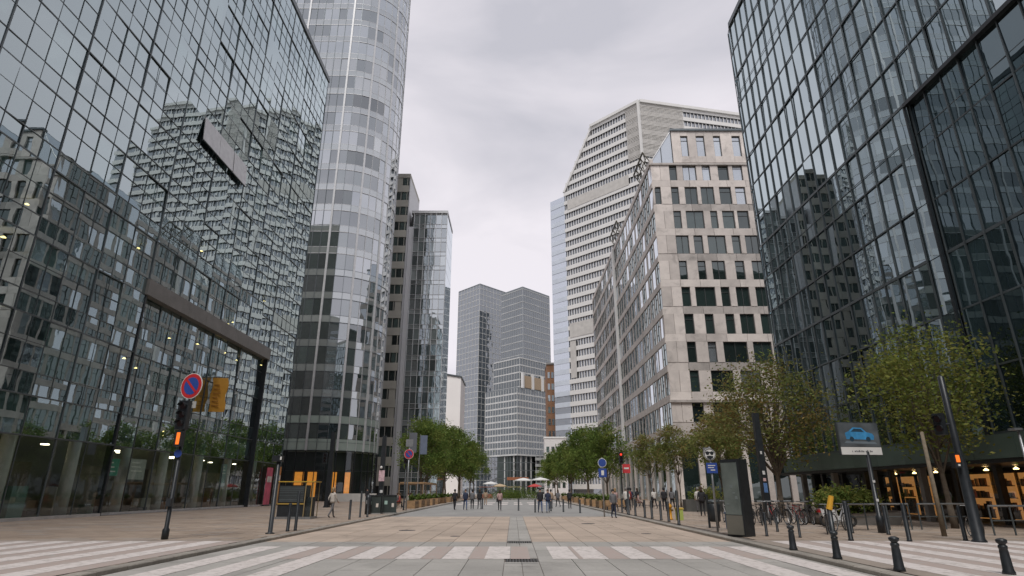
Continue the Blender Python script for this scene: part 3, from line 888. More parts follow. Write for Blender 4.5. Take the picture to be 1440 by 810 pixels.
# louvred panels in the crown and by the prow
M_lou = mat('pale_louvre', (.5, .485, .455), .6, .1, var=.12, scale=.6)
lo = MB()
for k in range(40):
    z = 128 + k * .64
    lo.obox(tuple(prow - dl * 7), tuple(prow - dl * .1), .1, z, z + .4, off=.23)
    lo.obox(tuple(prow + dr * .1), tuple(prow + dr * 19), .1, z, z + .4, off=.23)
lo.build('louvre_screen', M_lou, bt, kind='stuff')
for (p, q, off, z0, z1) in ((Lp + dl * 10, prow - dl * 7.5, .24, 118, 122.6), (Lp + dl * 9, Lp + dl * 29, .24, 60.5, 66.5), (Lp + dl * 9, Lp + dl * 12, .24, 44, 59)):
    MB().obox(tuple(p), tuple(q), .12, z0, z1, off=off).build('louvre_panel', M_lou, bt)
MB().obox(tuple(prow - dl * .6), tuple(prow + dl * .3), .9, PZ, ZT, off=.2).build('prow_fin', M_wb, bt)
a = Lp + dl * 24.4
MB().obox(tuple(a), tuple(prow), 1.0, ZT - .8, ZT + .5).build('roof_edge', M_wb, bt)
MB().obox(tuple(prow), tuple(Rt), 1.0, ZT - .8, ZT + .5).build('roof_edge', M_wb, bt)
ch = []
for s_, z in ((7.6, 127.4), (24.2, 153.3), (25.4, 153.3), (8.8, 127.4)):
    for o_ in (.45, -1.0):
        ch.append((Lp.x + dl.x * s_ - inn.x * o_, Lp.y + dl.y * s_ - inn.y * o_, z))
b = MB(); b.v = ch
b.f = [(0, 2, 4, 6), (7, 5, 3, 1), (0, 1, 3, 2), (4, 5, 7, 6), (2, 3, 5, 4), (6, 7, 1, 0)]; b.m = [0] * 6
b.build('sloping_edge', M_wb, bt)
# pale glass side slab
q = Lp + dl * 8.2
MB().prism([tuple(Lp - dl * .2), tuple(q), tuple(q + inn * 22), tuple(Lp + inn * 22)], PZ, 125.6).build('glass_slab', G_wl, bt)
for k in range(28):
    z = 2.2 + k * fl
    MB().obox(tuple(Lp), tuple(q - dl * .1), .12, z, z + 1.9, off=.03).build('slab_band', mat('bluish_band', (.55, .6, .66), .4, .2, var=.08, scale=.2), bt)

# ================================================================== stone office building
random.seed(11)
M_st = mat('pink_grey_stone', (0.60, 0.55, 0.51), .75, var=.13, scale=.7, rnd=.16, bump=.1, fine=.06, stain=.3)
M_std = mat('grey_stone_band', (0.40, 0.37, 0.345), .8, var=.18, scale=.8, rnd=.16, fine=.07, stain=.3)
G_st = glass('stone_window_glass', .16, 3, back=(0.018, 0.03, 0.028), rnd=.7, wave=.02, refl=(.78, .86, .86))
G_sky = glass('sky_sheen_window_glass', .55, 2.4, back=(.3, .34, .36), rnd=.3, wave=.02)  # pale backing paints sky reflection into some of the windows
M_wf = mat('window_frame', (.06, .065, .065), .5, .3)
sx, sy = 22.6, 85.0
sb = root('stone_office_building', (sx + 6, sy + 20, PZ), 'pinkish stone office building with punched windows and glazed corner attic', 'building')
MB().box(sx + .5, 62, sy + .5, 160, PZ, 53).build('core', M_dark, sb)
ROWS = [  # bottom floor first: (left, right) of each window from the corner
    [(3.0, 4.6), (6.0, 9.6), (11, 13)], [(3.1, 4.4), (6.2, 9.4), (10.5, 13.4)],
    [(3.1, 4.4), (6.2, 7.4), (8.5, 12.0), (12.9, 15.6)], [(3.1, 4.5), (6.2, 7.5), (9.3, 10.6), (11.5, 13.6), (14.6, 17)],
    [(3.1, 4.4), (5.2, 8.2), (9.1, 10.4), (11.4, 13.4), (14.4, 16.4)], [(3.1, 4.3), (6.0, 7.2), (8.2, 10.2), (11.8, 13.2), (14.4, 16.4)],
    [(3.0, 5.0), (5.8, 7.2), (8.0, 10.8), (11.8, 13.1), (13.9, 16)], [(3.0, 4.2), (5.0, 7.8), (8.9, 10.0), (10.8, 12.7), (13.2, 15.0)],
    [(.35, 1.3), (3.0, 4.2), (5.2, 7.2), (7.8, 9.9), (10.8, 12.7), (13.4, 15.0)], [(3.0, 4.2), (5.2, 7.4), (8.4, 9.7), (11, 12.7), (13.4, 15.0)]]
FZ = [9.9 + 4.3 * k for k in range(11)]
XE = 20.0
def stone_window(x0, x1, z0, z1, y, gm):
    w, h = x1 - x0, z1 - z0
    o = inst(pane_mesh(w, h, gm, 'window'), 'window', sb, ((x0 + x1) / 2, y, z0), (random.gauss(0, .004), 0, random.gauss(0, .004)))
    WL[o.name] = Vector(((x0 + x1) / 2, y, z0))
    f = MB().box(x0, x0 + .09, y - .08, y - .01, z0, z1).box(x1 - .09, x1, y - .08, y - .01, z0, z1).box(x0 + .09, x1 - .09, y - .08, y - .01, z0, z0 + .09).box(x0 + .09, x1 - .09, y - .08, y - .01, z1 - .09, z1)
    if w > 1.9:
        f.box((x0 + x1) / 2 - .04, (x0 + x1) / 2 + .04, y - .07, y - .01, z0 + .09, z1 - .09)
    else:
        f.box(x0 + .09, x1 - .09, y - .07, y - .01, z1 - .85, z1 - .78)
    f.build('frame', M_wf, o)
def stone_row(z, wins, wz0, wz1, band_h=1.2, xs=0.0, bandmat=M_st):
    # band at the floor line, cut into panels
    x = xs; n = int((XE - xs) / 3.05)
    for k in range(n):
        a, c = xs + k * 3.05, xs + (k + 1) * 3.05 - .05
        MB().box(sx + a, sx + c, sy + (.06 if bandmat is M_std else 0), sy + .5, z - .25, wz0 - .015).build('stone_panel', bandmat if k else M_st, sb)
    edges = [xs]
    for (a, c) in wins:
        edges += [a, c]
    edges.append(XE)
    for k in range(0, len(edges) - 1, 2):
        a, c = edges[k], edges[k + 1]
        if c - a < .05: continue
        m = max(1, round((c - a) / 1.7))
        for j in range(m):
            a2 = a + (c - a) * j / m; c2 = a + (c - a) * (j + 1) / m - .045
            MB().box(sx + a2, sx + c2, sy, sy + .5, wz0, wz1).build('stone_panel', M_st, sb)
for k in range(10):
    stone_row(FZ[k], ROWS[k], FZ[k] + .95, FZ[k] + 4.03, bandmat=M_std if k % 2 == 0 else M_st)
    for (a, c) in ROWS[k]:
        stone_window(sx + a, sx + c, FZ[k] + .95, FZ[k] + 4.03, sy + .34, G_sky if (k >= 9 and random.random() < .6) or random.random() < .05 else G_st)
# cornices
for z, d in ((FZ[1] - .32, .28), (FZ[10] - .3, .22)):
    MB().box(sx - .28, sx + XE, sy - d, sy + .45, z - .28, z + .06).build('cornice', M_std, sb)
MB().box(sx + XE, 62, sy, sy + .5, PZ, 59).build('plain_wall', M_st, sb)
# ground floor: pilasters and dark glazing
MB().box(sx, sx + XE, sy, sy + .5, 8.4, 9.62).build('fascia', M_std, sb)
for k in range(7):
    MB().box(sx + k * 3.1, sx + k * 3.1 + .8, sy - .02, sy + .6, PZ, 8.38).build('pilaster', M_st, sb)
    MB().box(sx + k * 3.1 + .82, sx + k * 3.1 + 3.08, sy + .3, sy + .36, PZ, 8.35).build('shop_pane', G_st, sb)
# attic: set back glazed corner with sloping edge
az, at = FZ[10] + .02, 59.3
MB().box(sx + 3.9, 62, sy + .6, 150, az, at - .2).build('attic_core', M_dark, sb)
stone_row_z = az
for (a, c) in ((3.9, 5.4), (6.6, 8.0), (9.4, 10.9), (12.1, 14.0), (15.4, XE)):
    MB().box(sx + a, sx + c - .02, sy + .1, sy + .6, az, at - .4).build('stone_panel', M_st, sb)
for (a, c) in ((5.4, 6.6), (8.0, 9.4), (10.9, 12.1), (14.0, 15.4)):
    stone_window(sx + a, sx + c, az + 1.2, at - 1.3, sy + .42, G_sky)
    MB().box(sx + a, sx + c - .02, sy + .1, sy + .6, az, az + 1.18).build('stone_panel', M_st, sb)
    MB().box(sx + a, sx + c - .02, sy + .1, sy + .6, at - 1.28, at - .4).build('stone_panel', M_st, sb)
b = MB().face([(sx + .1, sy + .3, az), (sx + 3.85, sy + .3, az), (sx + 3.85, sy + .3, at - .3)])
b.face([(sx + .1, sy + .3, az), (sx + 3.85, sy + .3, at - .3), (sx + 3.85, 150, at - .3), (sx + .1, 150, az)])
b.build('attic_glazing', G_sky, sb)
for t in (0, .5, 1):
    MB().tube((sx + .1 + 3.75 * t, sy + .26, az), (sx + .1 + 3.75 * t, sy + .26, az + (at - .3 - az) * max(t, .02)), .06).build('attic_bar', M_wf, sb)
MB().tube((sx + .05, sy + .25, az), (sx + 3.9, sy + .25, at - .25), .1).build('attic_bar', M_pale, sb)
MB().box(sx + 3.7, 62, sy - .15, sy + .8, at - .38, at).build('roof_edge', M_frame2, sb)
# side face along the street
SP = 2.5; nS = 30
sw = MB(); swb = MB()
for k in range(11):
    z = FZ[k]
    swb.box(sx - .12, sx + .42, sy + .02, 160, z - .45, z + .55)
    if k == 10: break
    for i in range(nS + 1):
        y = sy + i * SP
        wd = .34 if i % 3 else .7
        if i == 0: sw.box(sx + .0, sx + .45, y + .52, y + 1.0, z + .56, z + 3.84)
        else: sw.box(sx - .06, sx + .45, y - wd / 2, y + wd / 2, z + .56, z + 3.84)
sw.build('pier_grid', M_st, sb, kind='stuff'); swb.build('floor_bands', M_st, sb, kind='stuff')
wme = MB().face([(0, -1.1, 0), (0, 1.1, 0), (0, 1.1, 3.26), (0, -1.1, 3.26)][::-1], 0)
wme.box(-.06, -.01, -.04, .04, 0, 3.26, 1); wme.box(-.055, -.01, -.95, -.04, 2.3, 2.38, 1); wme.box(-.055, -.01, .04, .95, 1.1, 1.18, 1)
wm = [wme.mesh('window', [g_, M_wf]) for g_ in (G_st,)] + [MB().face([(0, 1.1, 0), (0, -1.1, 0), (0, -1.1, 3.26), (0, 1.1, 3.26)]).mesh('window', G_sky)]
for k in range(10):
    for i in range(nS):
        y = sy + (i + .5) * SP
        inst(wm[1 if random.random() < .3 else 0], 'window', sb, (sx + .0, y, FZ[k] + .57), (0, random.gauss(0, .005), random.gauss(0, .006)))
for i in range(16):
    y = sy + .6 + i * 4.8
    MB().box(sx - .05, sx + .4, y, y + .75, PZ, 9.44).build('pilaster', M_st, sb)
    if i < 15: MB().box(sx + .25, sx + .3, y + .77, y + 4.78, PZ, 9.4).build('shop_pane', G_st, sb)
MB().box(sx - .55, sx + .3, 122.0, 123.0, 9.9, 53).build('white_pier', M_white, sb)
# rails and access gear along the roof edge
for (y0, y1, zz) in ((85.5, 93, 53.2), (112, 121, 53.2)):
    b = MB()
    for j in range(5):
        y = y0 + (y1 - y0) * j / 4
        b.tube((sx + .1, y, zz), (sx - .9, y + .6, zz + 2.2), .09)
        if j < 4:
            yn = y0 + (y1 - y0) * (j + 1) / 4
            b.tube((sx - .9, y + .6, zz + 2.2), (sx + .1, yn, zz), .06)
    b.tube((sx - .9, y0 + .6, zz + 2.2), (sx - .9, y1 + .6, zz + 2.2), .16)
    b.tube((sx - .4, y0 + .3, zz + 1.1), (sx - .4, y1 + .3, zz + 1.1), .08)
    b.build('roof_rail', mat('dark_bronze', (.09, .08, .055), .5, .4), sb)

# ================================================================== dark glass building along the right pavement
random.seed(13)
XR, Y0R, Y1R, ZR = 22.0, 48.0, 6.0, 46.3
rb = root('dark_glass_building', (XR + 4, 30, PZ), 'dark glass building with narrow panes and green canopy above lit shops', 'building')
G_r = glass('right_facade_glass', .36, 1.5, back=(.018, .032, .034), rnd=.8, wave=.0015, wscale=.7, refl=(.76, .88, .915))
G_rd = glass('right_dark_glass', .10, 2.2, back=(.016, .03, .034), rnd=.9, wave=.002, wscale=.7, refl=(.6, .76, .82))
planR = [(XR + 2.6 + .6, Y0R + 2.6), (XR + 2.6, Y0R + 2.6)]
for k in range(1, 5):
    a = R(90 + k * 22.5); planR.append((XR + 2.6 + 2.6 * math.cos(a), Y0R + 2.6 * math.sin(a)))
pitch = 1.26
n = int((Y0R - Y1R) / pitch)
planR += [(XR, Y0R - (i + 1) * pitch) for i in range(n)]
RZ = [4.1 + 3.0143 * k for k in range(15)]
P_r = Panels(rb, 'pane', 300)
BAYY, BAYZ = 28.0, RZ[6]
for i in range(len(planR) - 1):
    p, q = planR[i], planR[i + 1]; c = mid(p, q); w = math.dist(p, q); an = ang_of(p, q)
    o = outward(p, q, -.05)
    for k in range(14):
        bay = c[1] < BAYY and RZ[k] < BAYZ - .1
        o2 = outward(p, q, -.2) if bay else o
        P_r.add((c[0] + o2[0], c[1] + o2[1], RZ[k] + .02), an, w - .03, 2.97, G_rd if bay else G_r, .008)
P_r.flush()
for i, p in enumerate(planR):
    a = planR[max(i - 1, 0)]; c = planR[min(i + 1, len(planR) - 1)]
    if p[1] < BAYY - .1:
        inst(box_mesh(.06, .1, BAYZ - 4.1, M_frame, 'mullion'), 'mullion', rb, (p[0] + .17, p[1], 4.1), (0, 0, ang_of(a, c)))
        inst(box_mesh(.06, .08, ZR - BAYZ, M_frame, 'mullion'), 'mullion', rb, (p[0], p[1], BAYZ), (0, 0, ang_of(a, c)))
    else:
        inst(box_mesh(.06, .08, ZR - 4.1, M_frame, 'mullion'), 'mullion', rb, (p[0], p[1], 4.1), (0, 0, ang_of(a, c)))
def r_rail(z, h, d, ya=None):
    b = MB()
    for i in range(len(planR) - 1):
        p, q = planR[i], planR[i + 1]
        off = 0.0
        if q[1] < BAYY - .1 and z < BAYZ - .1: off = -.2
        o = outward(p, q, off); b.obox((p[0] + o[0], p[1] + o[1]), (q[0] + o[0], q[1] + o[1]), d, z, z + h)
    b.build('transom', M_frame, rb)
for k, z in enumerate(RZ):
    r_rail(z - .05, .09 if k % 3 else .16, .03)
    if k in (5, 11): r_rail(z + 1.0, .05, .02)
MB().box(XR - .08, XR + .28, Y1R, BAYY, BAYZ - .14, BAYZ + .08).build('bay_frame', M_black, rb)
MB().box(XR - .07, XR + .28, BAYY - .02, BAYY + .07, 4.1, BAYZ - .14).build('bay_frame', M_black, rb)
MB().prism([(XR + .9, Y1R), (60, Y1R), (60, Y0R + 2.2), (XR + 3.4, Y0R + 2.2), (XR + .9, Y0R - .4)], 4.1, ZR - .2).build('core', M_dark, rb)
MB().box(XR - .05, 60, Y1R - 46, Y1R - .05, PZ, ZR).build('rear_wing', G_opq, rb)
MB().prism([(XR - .1, Y1R - 46), (60, Y1R - 46), (60, Y0R + 2.7), (XR + 3, Y0R + 2.7), (XR + .7, Y0R + 1.9), (XR - .1, Y0R)], ZR, ZR + .5).build('roof', M_frame, rb)
# green canopy band in panels, soffit, ground floor shops
M_can = mat('green_canopy_panel', (.11, .16, .145), .35, .2, var=.15, scale=.6, rnd=.12)
for k in range(17):
    y1 = Y0R - k * 2.5
    MB().box(XR - .9, XR - .02, y1 - 2.48, y1, 2.98, 3.98).build('canopy_panel', M_can, rb)
MB().box(XR - .85, XR + 12, Y1R, Y0R + 1, 2.8, 2.97).build('soffit', M_black, rb)
MB().box(XR + .1, XR + 12, Y1R, Y0R + 1, PZ - .05, PZ + .02).build('shop_floor', M_floor, rb)
MB().box(XR + 8, XR + 8.3, Y1R, Y0R, PZ, 2.8).build('shop_rear_wall', mat('shop_rear', (.1, .085, .07), .8, var=.4, scale=.4), rb)
MB().box(XR + 1.3, XR + 8, Y0R - .1, Y0R + .3, PZ, 2.8).build('shop_side_wall', M_dark, rb)
for k in range(15):
    y = Y0R - 1.5 - k * 2.8
    MB().box(XR + 1.2, XR + 1.5, y - .14, y + .14, PZ, 2.8).build('shop_post', M_black, rb)
    inst(pane_mesh(2.5, 2.65, G_shop, 'shop_pane'), 'shop_pane', rb, (XR + 1.35, y - 1.4, PZ), (0, 0, -math.pi / 2))
M_lw = mat('glowing_shop_panel', (.6, .25, .075), .7, var=.6, scale=1.6, emit=.36)  # panel glows on its own: the shop lighting is put into its colour
for (y, w) in ((39.0, 1.15), (37.4, 1.15), (35.9, 1.0), (31.6, 1.3), (30.0, 1.2), (28.5, 1.2), (26.8, 1.2)):
    MB().box(XR + 1.8, XR + 1.86, y - w / 2, y + w / 2, PZ + .2, 2.45).build('glowing_display', M_lw, rb)
    for sh in (.75, 1.3, 1.85):
        MB().box(XR + 1.6, XR + 1.795, y - w / 2 + .03, y + w / 2 - .03, sh, sh + .04).build('shelf', M_wood, rb)
        for gk in range(4):
            gy = y - w / 2 + .12 + gk * (w - .2) / 4; gh = random.uniform(.12, .4)
            MB().box(XR + 1.63, XR + 1.75, gy, gy + random.uniform(.1, .22), sh + .041, sh + .041 + gh).build('goods', mat('shop_goods_%d' % (gk % 3), [(.3, .16, .08), (.12, .08, .06), (.4, .3, .2)][gk % 3], .7, rnd=.5), rb)
    MB().box(XR + 1.76, XR + 1.795, y - w / 2 + .1, y + w / 2 - .1, PZ + .25, PZ + .25 + random.uniform(.3, .9)).build('goods', mat('shop_goods', (.2, .1, .05), .7, var=.5, scale=4, rnd=.5), rb)
for k in range(10):
    y = 22 + k * 1.9
    MB().lathe([(.02, .12), (.12, .03), (.1, 0)], (XR + 2.2, y, 2.62), n=8).build('shop_lamp', M_lamp, rb)
for y in (46.5, 42, 37.5, 33, 24.8):
    MB().box(XR - .3, XR + .02, y - .16, y + .16, PZ, 2.79).build('column', M_conc, rb)

# ================================================================== buildings behind the camera (seen mirrored in the glass)
for (x0, x1, y0, y1, h, lab) in ((-64, -12, -125, -95, 62, 'grey slab block behind the crossing mirrored in the tower glass'), (6, 58, -130, -100, 84, 'tall dark slab behind the crossing mirrored in stone building windows')):
    r_ = root('slab_building', ((x0 + x1) / 2, (y0 + y1) / 2, PZ), lab, 'building')
    MB().box(x0, x1, y0, y1, PZ, h).build('wall', mat('slab_wall', (.22, .215, .21), .8, rnd=.3), r_)
    MB().box(x0 - .4, x1 + .4, y0 - .4, y1 + .4, h + .01, h + 1).build('roof', M_frame, r_)
    for k in range(int(h / 3.6) - 1):
        MB().box(x0 + 1, x1 - 1, y1 + .02, y1 + .12, 3 + k * 3.6, 5.1 + k * 3.6).build('window_strip', G_opq, r_)

# ================================================================== trees
def crown_mesh(name, h0, h1, r, nleaf, size, mats, seed, flat=0.0, clumps=46, dens=0.55):
    rg = random.Random(seed)
    cz, hz = (h0 + h1) / 2, (h1 - h0) / 2
    cl = []
    for _ in range(clumps):
        while True:
            u = Vector((rg.uniform(-1, 1), rg.uniform(-1, 1), rg.uniform(-1, 1)))
            if u.length <= 1 and (u.length > .35 or rg.random() < .3): break
        top = 1 - .35 * max(u.z, 0) ** 2
        cl.append((Vector((u.x * r * .86 * top, u.y * r * .86 * top, cz + u.z * hz * .88)), rg.uniform(.55, 1.25) * r * .27, rg.randrange(len(mats))))
    v = []; f = []; mi = []
    for _ in range(nleaf):
        c, cr, m = cl[rg.randrange(len(cl))]
        d = Vector((rg.gauss(0, dens), rg.gauss(0, dens), rg.gauss(0, dens * .75))) * cr
        p = c + d
        a = Vector((rg.gauss(0, 1), rg.gauss(0, 1), rg.gauss(0, .55))).normalized()
        bb = a.orthogonal().normalized()
        bb = (Matrix.Rotation(rg.uniform(0, 6.28), 3, a) @ bb)
        l = size * rg.uniform(.6, 1.3); w = l * .55
        k = len(v)
        v += [tuple(p - a * l * .5), tuple(p + bb * w * .5 + a * l * .05), tuple(p + a * l * .5), tuple(p - bb * w * .5 + a * l * .05)]
        f.append((k, k + 1, k + 2, k + 3))
        mi.append(m if rg.random() < .75 else rg.randrange(len(mats)))
    me = bpy.data.meshes.new(name)
    me.from_pydata(v, [], f)
    for q in mats: me.materials.append(q)
    me.polygons.foreach_set('material_index', mi)
    me.update()
    return me, cl
M_bark = mat('tree_bark', (.13, .105, .08), .9, var=.3, scale=6, bump=.4)
def make_tree(name, label, cat, group, h, r, base, nleaf, size, mats, seed, tr=.16, clumps=46, dens=.55):
    rt = root(name, (0, 0, 0), label, cat, group)
    me, cl = crown_mesh('crown', base, h, r, nleaf, size, mats, seed, clumps=clumps, dens=dens)
    o = bpy.data.objects.new('crown', me); COL.objects.link(o); o.parent = rt
    rg = random.Random(seed + 1)
    b = MB()
    pts = [Vector((0, 0, -.1))]
    n = 6
    for i in range(1, n + 1):
        z = (base + (h - base) * .55) * i / n
        pts.append(Vector((rg.gauss(0, .06) * i * .5, rg.gauss(0, .06) * i * .5, z)))
    rad = [tr * (1.25 if i == 0 else 1 - .75 * i / n) for i in range(n + 1)]
    for i in range(n):
        b.tube(pts[i], pts[i + 1], rad[i], rad[i + 1], n=9, caps=(i in (0, n - 1)))
    for (c, cr, m) in cl[::2]:
        k = rg.choice((2, 3, 3, 4, 5))
        st_ = pts[k]; md = st_.lerp(c, .5) + Vector((0, 0, .15 * r * .3))
        b.tube(st_, md, rad[k] * .5, rad[k] * .3, n=5, caps=False); b.tube(md, c, rad[k] * .3, .012, n=5, caps=False)
    b.build('trunk', M_bark, rt, local=True, smooth=True)
    return rt
LF_green = [leafmat('leaf_green_%d' % i, c) for i, c in enumerate([(.13, .19, .05), (.155, .215, .056), (.105, .16, .045), (.185, .215, .06)])]
LF_aut = [leafmat('leaf_autumn_%d' % i, c) for i, c in enumerate([(.19, .225, .07), (.23, .23, .085), (.24, .18, .07), (.18, .22, .07), (.24, .24, .10)])]
LF_mid = [leafmat('leaf_olive_%d' % i, c) for i, c in enumerate([(.19, .235, .065), (.23, .25, .07), (.17, .215, .06), (.27, .26, .075)])]
TL = 'round green street tree in the row on the terrace before the tower and glass block'
TR = 'round green street tree in the row before the stone office building'
protoL = [make_tree('street_tree', TL, 'tree', 'street trees beside the tower', 12.5, 4.3, 3.0, 6500, .34, LF_green, 31 + k, .17) for k in range(3)]
protoR = [make_tree('street_tree', TR, 'tree', 'street trees beside the stone building', 11.6, 3.9, 2.9, 6000, .34, LF_green, 51 + k, .16) for k in range(3)]
uL = [[], [], []]; uR = [[], [], []]
for k, (x, y, s_) in enumerate(((-11.6, 78, .86), (-12.6, 89, .95), (-11.0, 100, 1.02), (-12.8, 113, 1.12), (-11.2, 127, 1.14), (-12.4, 143, 1.15), (-11.4, 162, 1.15), (-11.8, 185, 1.15))):
    place(protoL[k % 3], uL[k % 3], (x, y, PZ), k * 1.7, ORD[k] + ' round green street tree in the terrace row, counted from the parking sign', s_)
for k, (x, y, s_) in enumerate(((12.4, 82, .90), (11.2, 93, .98), (12.6, 105, 1.08), (11.2, 120, 1.02), (12.4, 137, 1.0), (11.2, 158, 1.05), (12.2, 182, 1.08), (11.6, 208, 1.1))):
    place(protoR[k % 3], uR[k % 3], (x, y, PZ), k * 2.1, ORD[k] + ' round green street tree before the stone building, counted from the red sign', s_)
t = make_tree('broad_tree', 'large olive green tree with thinning autumn leaves above the parked bicycles', 'tree', None, 10.7, 4.3, 2.7, 11500, .21, LF_aut, 71, .2, clumps=110, dens=.7)
t.location = (17.5, 41.0, PZ)
t = make_tree('broad_tree', 'olive green tree before the green canopy beside the tall black signal mast', 'tree', None, 9.2, 3.3, 3.0, 9000, .18, LF_mid, 72, .13, clumps=90, dens=.7)
t.location = (18.95, 27.2, PZ)
ta = make_tree('young_tree', 'small thin tree with reddish autumn leaves before the stone building', 'tree', 'young autumn trees', 8.2, 2.7, 3.0, 4200, .24, LF_aut, 73, .09, clumps=40, dens=.6)
ut = []
for k, (x, y, s_) in enumerate(((17.6, 52, .98), (18.8, 56, 1.05), (16.6, 62, 1.0), (14.6, 66, .92))):
    place(ta, ut, (x, y, PZ), x * 3, ORD[k] + ' thin young tree with reddish autumn leaves beyond the dark planter wall', s_)

# ================================================================== street furniture helpers
M_red = mat('sign_red', (.5, .03, .035), .45)
M_blue = mat('sign_blue', (.03, .075, .32), .45)
M_wht = mat('sign_white', (.7, .7, .68), .5)
L_amb = lit('amber_signal', (1.0, .2, .03), .85)
L_red = lit('red_signal', (1.0, .06, .03), 1.0)
M_lens = mat('dark_signal_lens', (.05, .03, .03), .2)
def disc(ctr, r, th, m, b, n=24, facing=(0, -1, 0)):
    f = Vector(facing).normalized(); c = Vector(ctr)
    return b.tube(c, c + f * th, r, n=n, m=m)
def no_parking(par, ctr, r, f=(0, -1, 0)):
    f = Vector(f).normalized(); c = Vector(ctr)
    b = MB(); disc(c, r, .02, 0, b, facing=f); o = b.build('sign_plate', M_wht, par)
    b = MB(); disc(c + f * .021, r * .95, .004, 0, b, facing=f); b.build('red_ring', M_red, par)
    b = MB(); disc(c + f * .026, r * .68, .004, 0, b, facing=f); b.build('blue_field', M_blue, par)
    sd_ = f.cross(Vector((0, 0, 1))).normalized() * -1
    b = MB(); d = (sd_ * -.707 + Vector((0, 0, .707))); n_ = (sd_ * .707 + Vector((0, 0, .707)))
    c2 = c + f * .033
    p = [c2 + d * r * .7 + n_ * r * .09, c2 + d * r * .7 - n_ * r * .09, c2 - d * r * .7 - n_ * r * .09, c2 - d * r * .7 + n_ * r * .09]
    q = [x + f * .003 for x in p]
    b.face(p[::-1]); b.face(q)
    for i in range(4): b.face([p[i], p[(i + 1) % 4], q[(i + 1) % 4], q[i]])
    b.build('red_bar', M_red, par)
def signal_head(par, ctr, n=3, w=.3, lit_i=None, litm=None, f=(0, -1)):
    """housing with hooded lenses, ctr = centre of the housing, faces f"""
    cx, cy, cz = ctr; h = n * .3 + .1
    an = math.atan2(f[1], f[0]) + math.pi / 2
    M = Matrix.Translation(ctr) @ Matrix.Rotation(an, 4, 'Z')
    def put(b, name, m):
        b.v = [tuple(M @ Vector(v)) for v in b.v]
        return b.build(name, m, par)
    put(MB().box(-w / 2, w / 2, -.11, .14, -h / 2, h / 2), 'housing', M_black)
    for i in range(n):
        z = h / 2 - .2 - i * .3
        b = MB(); b.tube((0, -.112, z), (0, -.13, z), .1, n=14); put(b, 'lens', litm if i == lit_i else M_lens)
        b = MB()
        for k in range(10):
            a0, a1 = math.pi * (k / 10) - .15, math.pi * ((k + 1) / 10) - .15
            p = [(.125 * math.cos(a), -.111, z + .125 * math.sin(a)) for a in (a0, a1)]
            q = [(x, -.30, zz) for x, _, zz in p]
            b.face([p[0], p[1], q[1], q[0]])
        put(b, 'visor', M_black)

# --- signal post with no-parking sign on the left pavement
r_ = root('signal_post', (-11.6, 21.2, PZ), 'black signal post carrying a no parking disc and a lit amber lamp', 'traffic light')
px_, py_ = -11.6, 21.2
MB().lathe([(.11, 0), (.11, .3), (.07, .36), (.062, 4.3), (.03, 4.32)], (px_, py_, PZ), n=12).build('post', M_black, r_, smooth=True)
MB().tube((px_, py_, 4.3), (px_, py_, 5.75), .035).build('sign_post', M_black, r_)
signal_head(r_, (px_, py_ - .2, 4.16), 3, .36)
no_parking(r_, (px_ + .06, py_ - .1, 5.2), .46, (-.26, -.96, 0))
MB().box(px_ - .3, px_ + .32, py_ - .1, py_ - .07, 4.42, 4.66).build('plate', mat('grey_plate', (.42, .42, .4), .6), r_)
b = MB().box(px_ - .2, px_ + .2, py_ - .106, py_ - .101, 4.55, 4.575).box(px_ - .2, px_ + .1, py_ - .106, py_ - .101, 4.49, 4.51)
b.build('printed_line', M_black, r_)
MB().box(px_ - .13, px_ + .13, py_ - .28, py_ - .08, 3.1, 3.62).build('pedestrian_box', M_black, r_)
MB().box(px_ - .055, px_ + .055, py_ - .3, py_ - .281, 3.16, 3.56).build('amber_lamp', L_amb, r_)
b = MB(); disc((px_, py_ - .1, 2.86), .13, .02, 0, b, n=16); b.build('blue_disc', M_blue, r_)
MB().box(px_ - .08, px_ + .08, py_ - .16, py_ - .06, 1.15, 1.4).build('push_button_box', M_black, r_)

# --- plain dark post with a small box on top
r_ = root('camera_post', (-9.15, 23.9, PZ), 'dark post with a small camera box on top beside the kerb', 'post')
MB().lathe([(.17, 0), (.17, .03), (.085, .05), (.075, 2.6), (.04, 2.63)], (-9.15, 23.9, PZ), n=12).build('post', M_black, r_, smooth=True)
MB().box(-9.38, -9.02, 23.75, 24.05, 2.72, 2.95).build('camera_box', M_black, r_)
MB().box(-9.06, -9.0, 23.74, 23.76, 2.78, 2.9).build('lens', M_wht, r_)

# --- plain posts and bollards
def plain_post(h, r, label, group):
    rt = root('bollard', (0, 0, 0), label, 'bollard', group)
    MB().lathe([(r * 1.15, 0), (r * 1.15, .04), (r, .05), (r, h - .03), (r * .7, h)], n=12).build('post', M_black, rt, local=True, smooth=True)
    return rt
p1 = plain_post(1.05, .065, 'short plain black post standing on the pavement edge before the curved tower', 'plain posts by the tower'); u1 = []
for (x, y) in ((-9.0, 25.3), (-9.2, 35.4), (-8.95, 38.6), (-9.1, 44.5)):
    place(p1, u1, (x, y, PZ), 0, ORD[len(u1)] + ' short black post along the kerb counted from the camera post')
p2 = plain_post(1.5, .06, 'tall slim black post on the pavement edge before the curved tower', 'tall posts by the tower'); u2 = []
for (x, y) in ((-8.85, 25.75), (-9.3, 38.2)):
    place(p2, u2, (x, y, PZ), 0, ('tall slim black post next to the camera post', 'tall slim black post before the utility cabinets')[len(u2)])
p3 = plain_post(1.0, .07, 'dark post in the line standing across the grey end of the roadway', 'posts across the roadway'); u3 = []
for (x, y) in ((5.2, 49), (4.1, 51.5), (3.2, 53.5), (1.75, 50.5), (.45, 55), (-3.0, 60.5)):
    place(p3, u3, (x, y, 0.0), 0, ORD[len(u3)] + ' dark post standing across the roadway counted from the blue signs')
